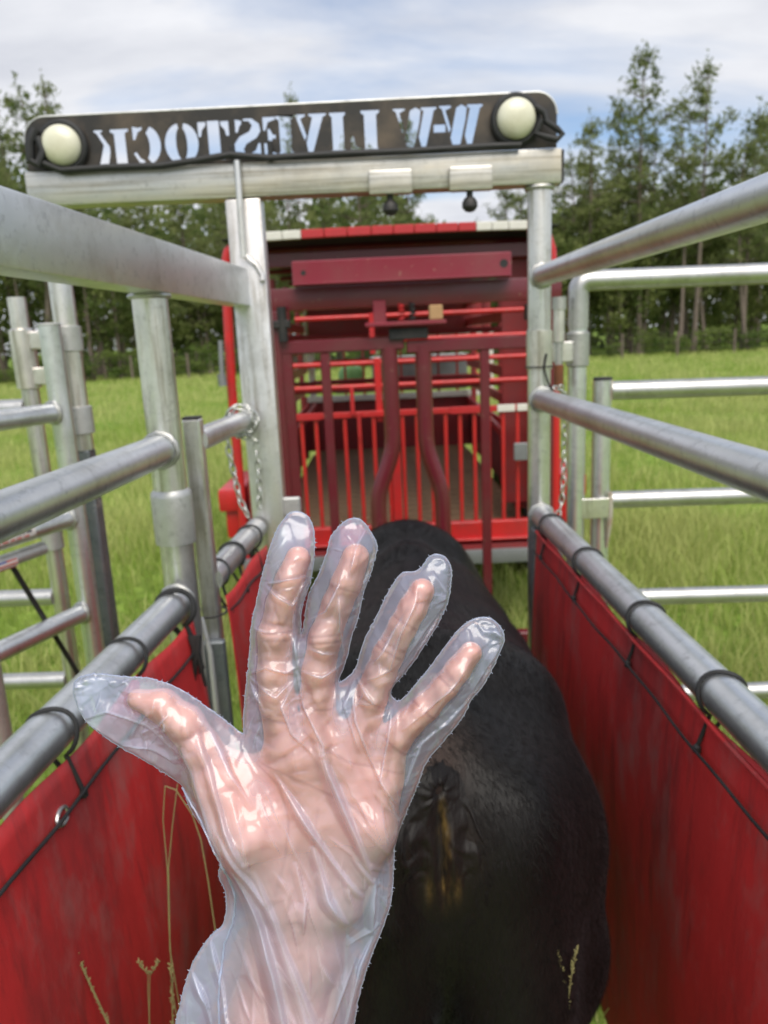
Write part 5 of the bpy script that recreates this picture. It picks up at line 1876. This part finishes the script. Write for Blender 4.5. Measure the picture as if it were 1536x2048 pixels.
def sample(A, bad):
    """bilinear lookup on the hand's height map, falling back to nearest at its rim"""
    u, v = np.clip((GX - xs_[0]) / hs, 0, len(xs_) - 1.001), np.clip((GY - ys_[0]) / hs, 0, len(ys_) - 1.001)
    i, j = u.astype(int), v.astype(int)
    fu, fv = u - i, v - j
    q = [A[i, j], A[i + 1, j], A[i, j + 1], A[i + 1, j + 1]]
    lin = q[0] * (1 - fu) * (1 - fv) + q[1] * fu * (1 - fv) + q[2] * (1 - fu) * fv + q[3] * fu * fv
    ok = np.all([np.abs(a) < 500 for a in q], axis=0)
    near = A[np.round(u).astype(int), np.round(v).astype(int)]
    inb = (GX > xs_[0]) & (GX < xs_[-1]) & (GY > ys_[0]) & (GY < ys_[-1])
    return np.where(inb, np.where(ok, lin, near), bad)


OF = sample(fz, -999.0)
OB = sample(bz, 999.0)


def facets(seed, n, fx, amp, region=None):
    """crumpled film: random heights on a random triangulation, linear inside each triangle"""
    g = np.random.default_rng(seed)
    pts = np.stack([g.uniform(120, 1040, n), -g.uniform(990, 2500, n)], 1)
    if fx != 1:
        ang = math.radians(14)
        R = np.array([[math.cos(ang), -math.sin(ang)], [math.sin(ang), math.cos(ang)]])
        sp = (pts @ R) * np.array([1, fx])
    else:
        R = np.eye(2)
        sp = pts
    hgt = g.random(n) ** 1.7 * amp
    res = geometry.delaunay_2d_cdt([Vector(p) for p in sp], [], [], 0, 1e-5)
    vs, tri, orig = res[0], res[2], res[3]
    out = np.zeros(GX.shape)
    Q = np.stack([GX, GY], -1) @ R * np.array([1, fx])
    # cell coordinates are bounded through the unrotated grid box of each triangle
    Ri = np.linalg.inv(R)
    for t in tri:
        a, b, c = [np.array(vs[k]) for k in t]
        ha, hb, hc = [hgt[orig[k][0]] if orig[k] else 0 for k in t]
        box = np.array([(p / np.array([1, fx])) @ Ri for p in (a, b, c)])
        i0, i1 = np.searchsorted(gxs, box[:, 0].min()), np.searchsorted(gxs, box[:, 0].max())
        j0, j1 = np.searchsorted(gys, box[:, 1].min()), np.searchsorted(gys, box[:, 1].max())
        if i1 <= i0 or j1 <= j0:
            continue
        q_ = Q[i0:i1, j0:j1]
        den = (b[1] - c[1]) * (a[0] - c[0]) + (c[0] - b[0]) * (a[1] - c[1])
        if abs(den) < 1e-9:
            continue
        l1 = ((b[1] - c[1]) * (q_[..., 0] - c[0]) + (c[0] - b[0]) * (q_[..., 1] - c[1])) / den
        l2 = ((c[1] - a[1]) * (q_[..., 0] - c[0]) + (a[0] - c[0]) * (q_[..., 1] - c[1])) / den
        l3 = 1 - l1 - l2
        m = (l1 >= -1e-6) & (l2 >= -1e-6) & (l3 >= -1e-6)
        out[i0:i1, j0:j1][m] = (l1 * ha + l2 * hb + l3 * hc)[m]
    return out


def ridges(lines, narrow=.42, wide=2.4, power=.7):
    """sharp folds: steep on one side, a long flat lean on the other, dying away at both ends"""
    out = np.zeros(GX.shape)
    for k, (pts, amp, wid) in enumerate(lines):
        side = 1 if math.sin(k * 12.9898) > -.2 else -1
        seg = [math.hypot(b[0] - a[0], b[1] - a[1]) for a, b in zip(pts[:-1], pts[1:])]
        tot, run = sum(seg), 0.0
        mw = wid * max(wide, narrow)
        for (a, b), L in zip(zip(pts[:-1], pts[1:]), seg):
            ax, ay, bx, by = a[0], -a[1], b[0] - a[0], -(b[1] - a[1])
            i0, i1 = np.searchsorted(gxs, min(a[0], b[0]) - mw), np.searchsorted(gxs, max(a[0], b[0]) + mw)
            j0, j1 = np.searchsorted(gys, -max(a[1], b[1]) - mw), np.searchsorted(gys, -min(a[1], b[1]) + mw)
            X_, Y_ = GX[i0:i1, j0:j1], GY[i0:i1, j0:j1]
            t = np.clip(((X_ - ax) * bx + (Y_ - ay) * by) / (bx * bx + by * by), 0, 1)
            d = np.hypot(X_ - ax - t * bx, Y_ - ay - t * by)
            sg = np.sign((X_ - ax) * by - (Y_ - ay) * bx) * side
            T = (run + t * L) / tot
            env = np.sin(np.pi * np.clip(T, 0, 1)) ** power * (.75 + .25 * np.sin(T * 9 + k))
            w = np.where(sg > 0, wid * wide, wid * narrow) * (.45 + .55 * env)
            out[i0:i1, j0:j1] = np.maximum(out[i0:i1, j0:j1], amp * env * np.clip(1 - d / w, 0, 1))
            run += L
    return out


FOLDS = [
    ([(470, 1680), (522, 1787), (561, 1901), (584, 2005), (600, 2200), (590, 2400)], 20, 17),
    ([(520, 1700), (560, 1800), (600, 1920), (640, 2048), (650, 2300)], 12, 12),
    ([(633, 1660), (665, 1761), (701, 1826)], 14, 11),
    ([(708, 1680), (753, 1745), (747, 1849), (695, 1875)], 14, 9),
    ([(625, 1415), (665, 1525), (720, 1650), (755, 1745)], 13, 11),
    ([(555, 1525), (610, 1600), (670, 1690), (730, 1770)], 11, 9),
    ([(435, 1600), (480, 1675), (545, 1775), (600, 1900), (650, 2040)], 10, 10),
    ([(405, 1450), (440, 1530), (470, 1620), (520, 1720)], 10, 9),
    ([(372, 1480), (410, 1560), (440, 1640), (470, 1700)], 10, 9),
    ([(597, 1330), (612, 1400), (650, 1470), (660, 1560)], 10, 8),
    ([(600, 1340), (570, 1400), (590, 1450), (640, 1500)], 8, 8),
    ([(700, 1350), (712, 1430), (740, 1500), (780, 1580)], 10, 8),
    ([(712, 1345), (690, 1400), (720, 1490)], 7, 8),
    ([(783, 1405), (775, 1460), (760, 1540), (800, 1600)], 9, 8),
    ([(498, 1345), (540, 1325), (580, 1335), (602, 1325)], 8, 8), ([(498, 1345), (560, 1380), (590, 1350)], 7, 7), ([(497, 1345), (540, 1420)], 7, 7),
    ([(505, 1250), (560, 1256)], 6, 7), ([(531, 1165), (575, 1155), (620, 1148)], 9, 8), ([(531, 1165), (592, 1205), (620, 1148)], 8, 7), ([(592, 1205), (598, 1290), (602, 1330)], 8, 7),
    ([(620, 1285), (650, 1295), (680, 1300)], 7, 7), ([(605, 1330), (650, 1340), (693, 1321)], 8, 8), ([(690, 1125), (680, 1165), (655, 1215), (610, 1240)], 8, 7), ([(680, 1165), (682, 1250), (692, 1320)], 8, 7),
    ([(690, 1066), (712, 1090)], 6, 6), ([(735, 1052), (715, 1088), (700, 1150)], 7, 7), ([(735, 1052), (750, 1085)], 6, 6), ([(660, 1095), (690, 1100)], 6, 6),
    ([(815, 1205), (790, 1245), (760, 1300), (722, 1340)], 8, 7), ([(835, 1150), (830, 1200), (800, 1260), (780, 1330), (715, 1360)], 8, 7), ([(712, 1345), (750, 1395), (700, 1400)], 7, 7),
    ([(862, 1140), (898, 1190)], 8, 7), ([(862, 1185), (900, 1192), (860, 1210)], 7, 7), ([(900, 1192), (845, 1260), (790, 1340)], 6, 8),
    ([(955, 1244), (967, 1260), (990, 1260), (1008, 1278), (975, 1290)], 8, 7), ([(940, 1310), (905, 1360), (850, 1410), (800, 1450)], 8, 8), ([(1008, 1278), (960, 1350), (935, 1390)], 7, 8), ([(935, 1382), (955, 1384)], 7, 7),
    ([(935, 1395), (890, 1440), (840, 1480), (810, 1560)], 7, 9),
    ([(233, 1372), (268, 1354)], 6, 6), ([(214, 1352), (233, 1374)], 6, 6), ([(160, 1440), (220, 1420), (300, 1440), (372, 1500)], 9, 10), ([(240, 1490), (300, 1490), (360, 1520)], 9, 8),
    ([(262, 1478), (285, 1440), (320, 1410)], 8, 7), ([(285, 1460), (330, 1440), (352, 1412)], 8, 6),
    ([(335, 1400), (345, 1440), (340, 1470)], 7, 6), ([(390, 1396), (430, 1450), (470, 1520), (520, 1590)], 9, 9),
    ([(380, 1934), (415, 1990), (430, 2040)], 10, 9), ([(400, 1960), (420, 1996)], 8, 6), ([(420, 1870), (450, 1960), (470, 2048)], 8, 9),
    ([(600, 1690), (620, 1770), (615, 1830)], 8, 8),
    ([(690, 2048), (720, 1920), (752, 1850)], 8, 9), ([(650, 2060), (690, 1960), (720, 1890)], 8, 10),
]
gF = random.Random(21)
while len(FOLDS) < 175:
    px_, py_ = gF.uniform(150, 1000), gF.uniform(1030, 2060)
    if not inside(np.array([px_]), np.array([-py_]), OUT)[0]:
        continue
    L_ = gF.uniform(26, 70) if py_ < 1500 else gF.uniform(60, 190)
    a_ = gF.gauss(math.radians(64), .22) if py_ > 1450 else gF.gauss(math.radians(115), .5)
    m_ = (px_ + math.cos(a_) * L_ * .5 + gF.uniform(-5, 5), py_ + math.sin(a_) * L_ * .5 + gF.uniform(-5, 5))
    FOLDS.append(([(px_, py_), m_, (px_ + math.cos(a_) * L_, py_ + math.sin(a_) * L_)], gF.uniform(1.5, 4.0), gF.uniform(4, 7)))
def fold_len(a):
    return sum(math.hypot(q[0] - p[0], q[1] - p[1]) for p, q in zip(a[:-1], a[1:]))


RD = ridges([(a, b * min(1.0, .35 + fold_len(a) / 170), w) for a, b, w in FOLDS])
FOLD_SHEEN = ridges([(a, min(1, b / 9), w * .75) for a, b, w in FOLDS], .34, .9, 1.0)  # whitening mask that paints a bright line along each ridge
SHEEN_BAND = ridges([(a, .75, w * 1.15) for a, b, w in FOLDS[:9]], 1.0, 1.0, .6)  # long bright streaks of sheen, painted into the film's whiteness
FOLD_SHEEN = np.maximum(FOLD_SHEEN, SHEEN_BAND)
wr = 1.6 * RD + facets(5, 700, 1.0, 4.0) + facets(6, 300, .30, 9.0)
wrb = .9 * facets(15, 1500, 1.0, 8.0) + facets(16, 420, .42, 9.0)


def spread(a, fn, n):
    for _ in range(n):
        b = a.copy()
        b[1:-1] = fn(fn(a[:-2], a[1:-1]), a[2:])
        a = b.copy()
        a[:, 1:-1] = fn(fn(b[:, :-2], b[:, 1:-1]), b[:, 2:])
    return a


def bridge(obst, sgn):
    """the taut surface a film takes over the hand: hollows closed, creases smoothed"""
    on = np.abs(obst) < 500
    a = np.where(on, obst * sgn, -60.0)
    a = spread(spread(a, np.maximum, 6), np.minimum, 6)
    for _ in range(26):
        b = a.copy()
        b[1:-1, 1:-1] = (a[:-2, 1:-1] + a[2:, 1:-1] + a[1:-1, :-2] + a[1:-1, 2:] + 2 * a[1:-1, 1:-1]) / 6
        a = b
    m, n_ = np.where(on, obst * sgn, 0.0), on.astype(float)      # the hand itself, lightly smoothed within its own outline
    for _ in range(4):
        for t_ in (m, n_):
            t_[1:-1, 1:-1] = (t_[:-2, 1:-1] + t_[2:, 1:-1] + t_[1:-1, :-2] + t_[1:-1, 2:] + 2 * t_[1:-1, 1:-1]) / 6
    m = m / np.maximum(n_, 1e-3)
    return np.where(on, np.maximum(a, np.maximum(m, obst * sgn - 2)) * sgn, obst)


def relax(obst, sgn, base, n=380):
    """film stretched over the hand and down to the weld"""
    hgt = np.where(INS, np.maximum(obst * sgn, 4.0), 0.0)
    hgt[obst * sgn < -500] = 4.0
    hgt[~INS] = 0
    lo_ = np.where(INS & (np.abs(obst) < 500), obst * sgn + base, 0.0)
    for _ in range(n):
        av = hgt.copy()
        av[1:-1, 1:-1] = (hgt[:-2, 1:-1] + hgt[2:, 1:-1] + hgt[1:-1, :-2] + hgt[1:-1, 2:]) * .25
        hgt = np.where(INS, np.maximum(av, lo_), 0)
    return hgt


HFc = relax(bridge(OF, 1), 1, 4.5)
HBc = relax(bridge(OB, -1), -1, 5.0)
# edge weight so that the two sheets meet at the weld
edge = INS.astype(float)
for _ in range(5):
    e2 = edge.copy()
    e2[1:-1, 1:-1] = np.minimum.reduce([edge[1:-1, 1:-1], edge[:-2, 1:-1] + .0, edge[2:, 1:-1], edge[1:-1, :-2], edge[1:-1, 2:]]) * .5 + edge[1:-1, 1:-1] * .5
    edge = e2 * INS
LOOSE = np.clip((HFc - np.where(np.abs(OF) < 500, OF, -60) - 5) / 14, 0, 1)
PALM = np.clip((-GY - 1440) / 260, 0, 1)
LOOSE = np.maximum(LOOSE, .7 * PALM) + .75 * np.clip((-GY - 1640) / 260, 0, 1)
fine_f, fine_b = facets(9, 3600, 1.0, 4.0), facets(19, 3600, 1.0, 4.0)
wr = wr + fine_f * (.05 + .95 * np.minimum(LOOSE, 1) * (1 - .8 * PALM))
wr = wr + facets(27, 3000, 1.9, 4.6) * (1 - PALM)
wrb = wrb + fine_b * .8
HFw = HFc + wr * np.clip(edge * 1.6, 0, 1)
HBw = HBc + wrb * np.clip(edge * 1.6, 0, 1)

# snap the rim of the grid to the outline
vidx = np.full(GX.shape, -1, int)
cell = INS[:-1, :-1] | INS[1:, :-1] | INS[1:, 1:] | INS[:-1, 1:]
cell &= (INS[:-1, :-1].astype(int) + INS[1:, :-1] + INS[1:, 1:] + INS[:-1, 1:]) >= 3
used = np.zeros(GX.shape, bool)
used[:-1, :-1] |= cell
used[1:, :-1] |= cell
used[1:, 1:] |= cell
used[:-1, 1:] |= cell
vidx[used] = np.arange(used.sum())
VX, VY = GX[used].copy(), GY[used].copy()
ncell = np.zeros(GX.shape, int)
for sl_ in ((slice(None, -1), slice(None, -1)), (slice(1, None), slice(None, -1)), (slice(1, None), slice(1, None)), (slice(None, -1), slice(1, None))):
    ncell[sl_] += cell
rim = (ncell < 4)[used]
ri = np.where(rim)[0]
for i in ri:
    d = (OUT[:, 0] - VX[i]) ** 2 + (OUT[:, 1] - VY[i]) ** 2
    k = int(np.argmin(d))
    if d[k] < 81:
        VX[i], VY[i] = OUT[k]
ci = np.argwhere(cell)
quads = np.stack([vidx[ci[:, 0], ci[:, 1]], vidx[ci[:, 0] + 1, ci[:, 1]], vidx[ci[:, 0] + 1, ci[:, 1] + 1], vidx[ci[:, 0], ci[:, 1] + 1]], 1)
zf, zb = HFw[used].copy(), -HBw[used].copy()
zf[rim] = .6
zb[rim] = -.6
nV = len(VX)
GVf = np.stack([VX, VY, zf], 1)
GVb = np.stack([VX, VY, zb], 1)
glove = np_obj('glove', to_local(np.concatenate([GVf, GVb])), np.concatenate([quads, quads[:, ::-1] + nV]), M_FILM, person, True,
               {'folds': np.concatenate([(FOLD_SHEEN[used] * (~rim)) ** .8, np.zeros(nV)]), 'loose': np.concatenate([LOOSE[used], LOOSE[used]])})
glove.location = (0, 0, 0)

# the weld: a narrow roughened bead along the outline, and the seam turned to the front over the wrist
mb = MB()
ring_pts = [Vector(tuple(to_local((a, b, 0)))) for a, b in OUT]
n0 = len(ring_pts)
mb.tube(ring_pts, .00034, 6, closed=True)
g7 = random.Random(12)
for i in range(0, n0, 2):
    if g7.random() < .55:
        a, b = ring_pts[i], ring_pts[(i + 1) % n0]
        t = (b - a).normalized()
        nrm = Vector((-t.y, t.x, 0))
        if not inside(np.array([OUT[i, 0] + nrm.x * 6]), np.array([OUT[i, 1] + nrm.y * 6]), OUT)[0]:
            nrm = nrm
        else:
            nrm = -nrm
        L = g7.uniform(.0004, .0014)
        mb.tube([a, a + nrm * L + t * g7.uniform(-.0006, .0006)], [.00022, .00008], 4)
seam = obj('weld_seam', mb, M_SEAM, None, 60, (0, 0, 0))
seam.parent = glove
seam.location = (0, 0, 0)


def on_front(px, py, lift=3):
    i = int(np.clip(round((px - gxs[0]) / gs), 0, len(gxs) - 1))
    j = int(np.clip(round((-py - gys[0]) / gs), 0, len(gys) - 1))
    return Vector(tuple(to_local((px, -py, HFw[i, j] + lift))))


sp_ = [(366, 1574), (398, 1604), (430, 1641), (448, 1672), (462, 1705), (468, 1745), (475, 1775), (472, 1815), (468, 1838), (452, 1880), (446, 1930), (443, 1980), (446, 2030), (452, 2090)]
fine = []
for a, b in zip(sp_[:-1], sp_[1:]):
    for k in range(6):
        fine.append((a[0] + (b[0] - a[0]) * k / 6 + random.uniform(-.8, .8), a[1] + (b[1] - a[1]) * k / 6))
seam2 = obj('turned_seam', MB().tube([on_front(*p) for p in fine], .00055, 6), M_SEAM, None, 60, (0, 0, 0))
seam2.parent = glove
seam2.location = (0, 0, 0)
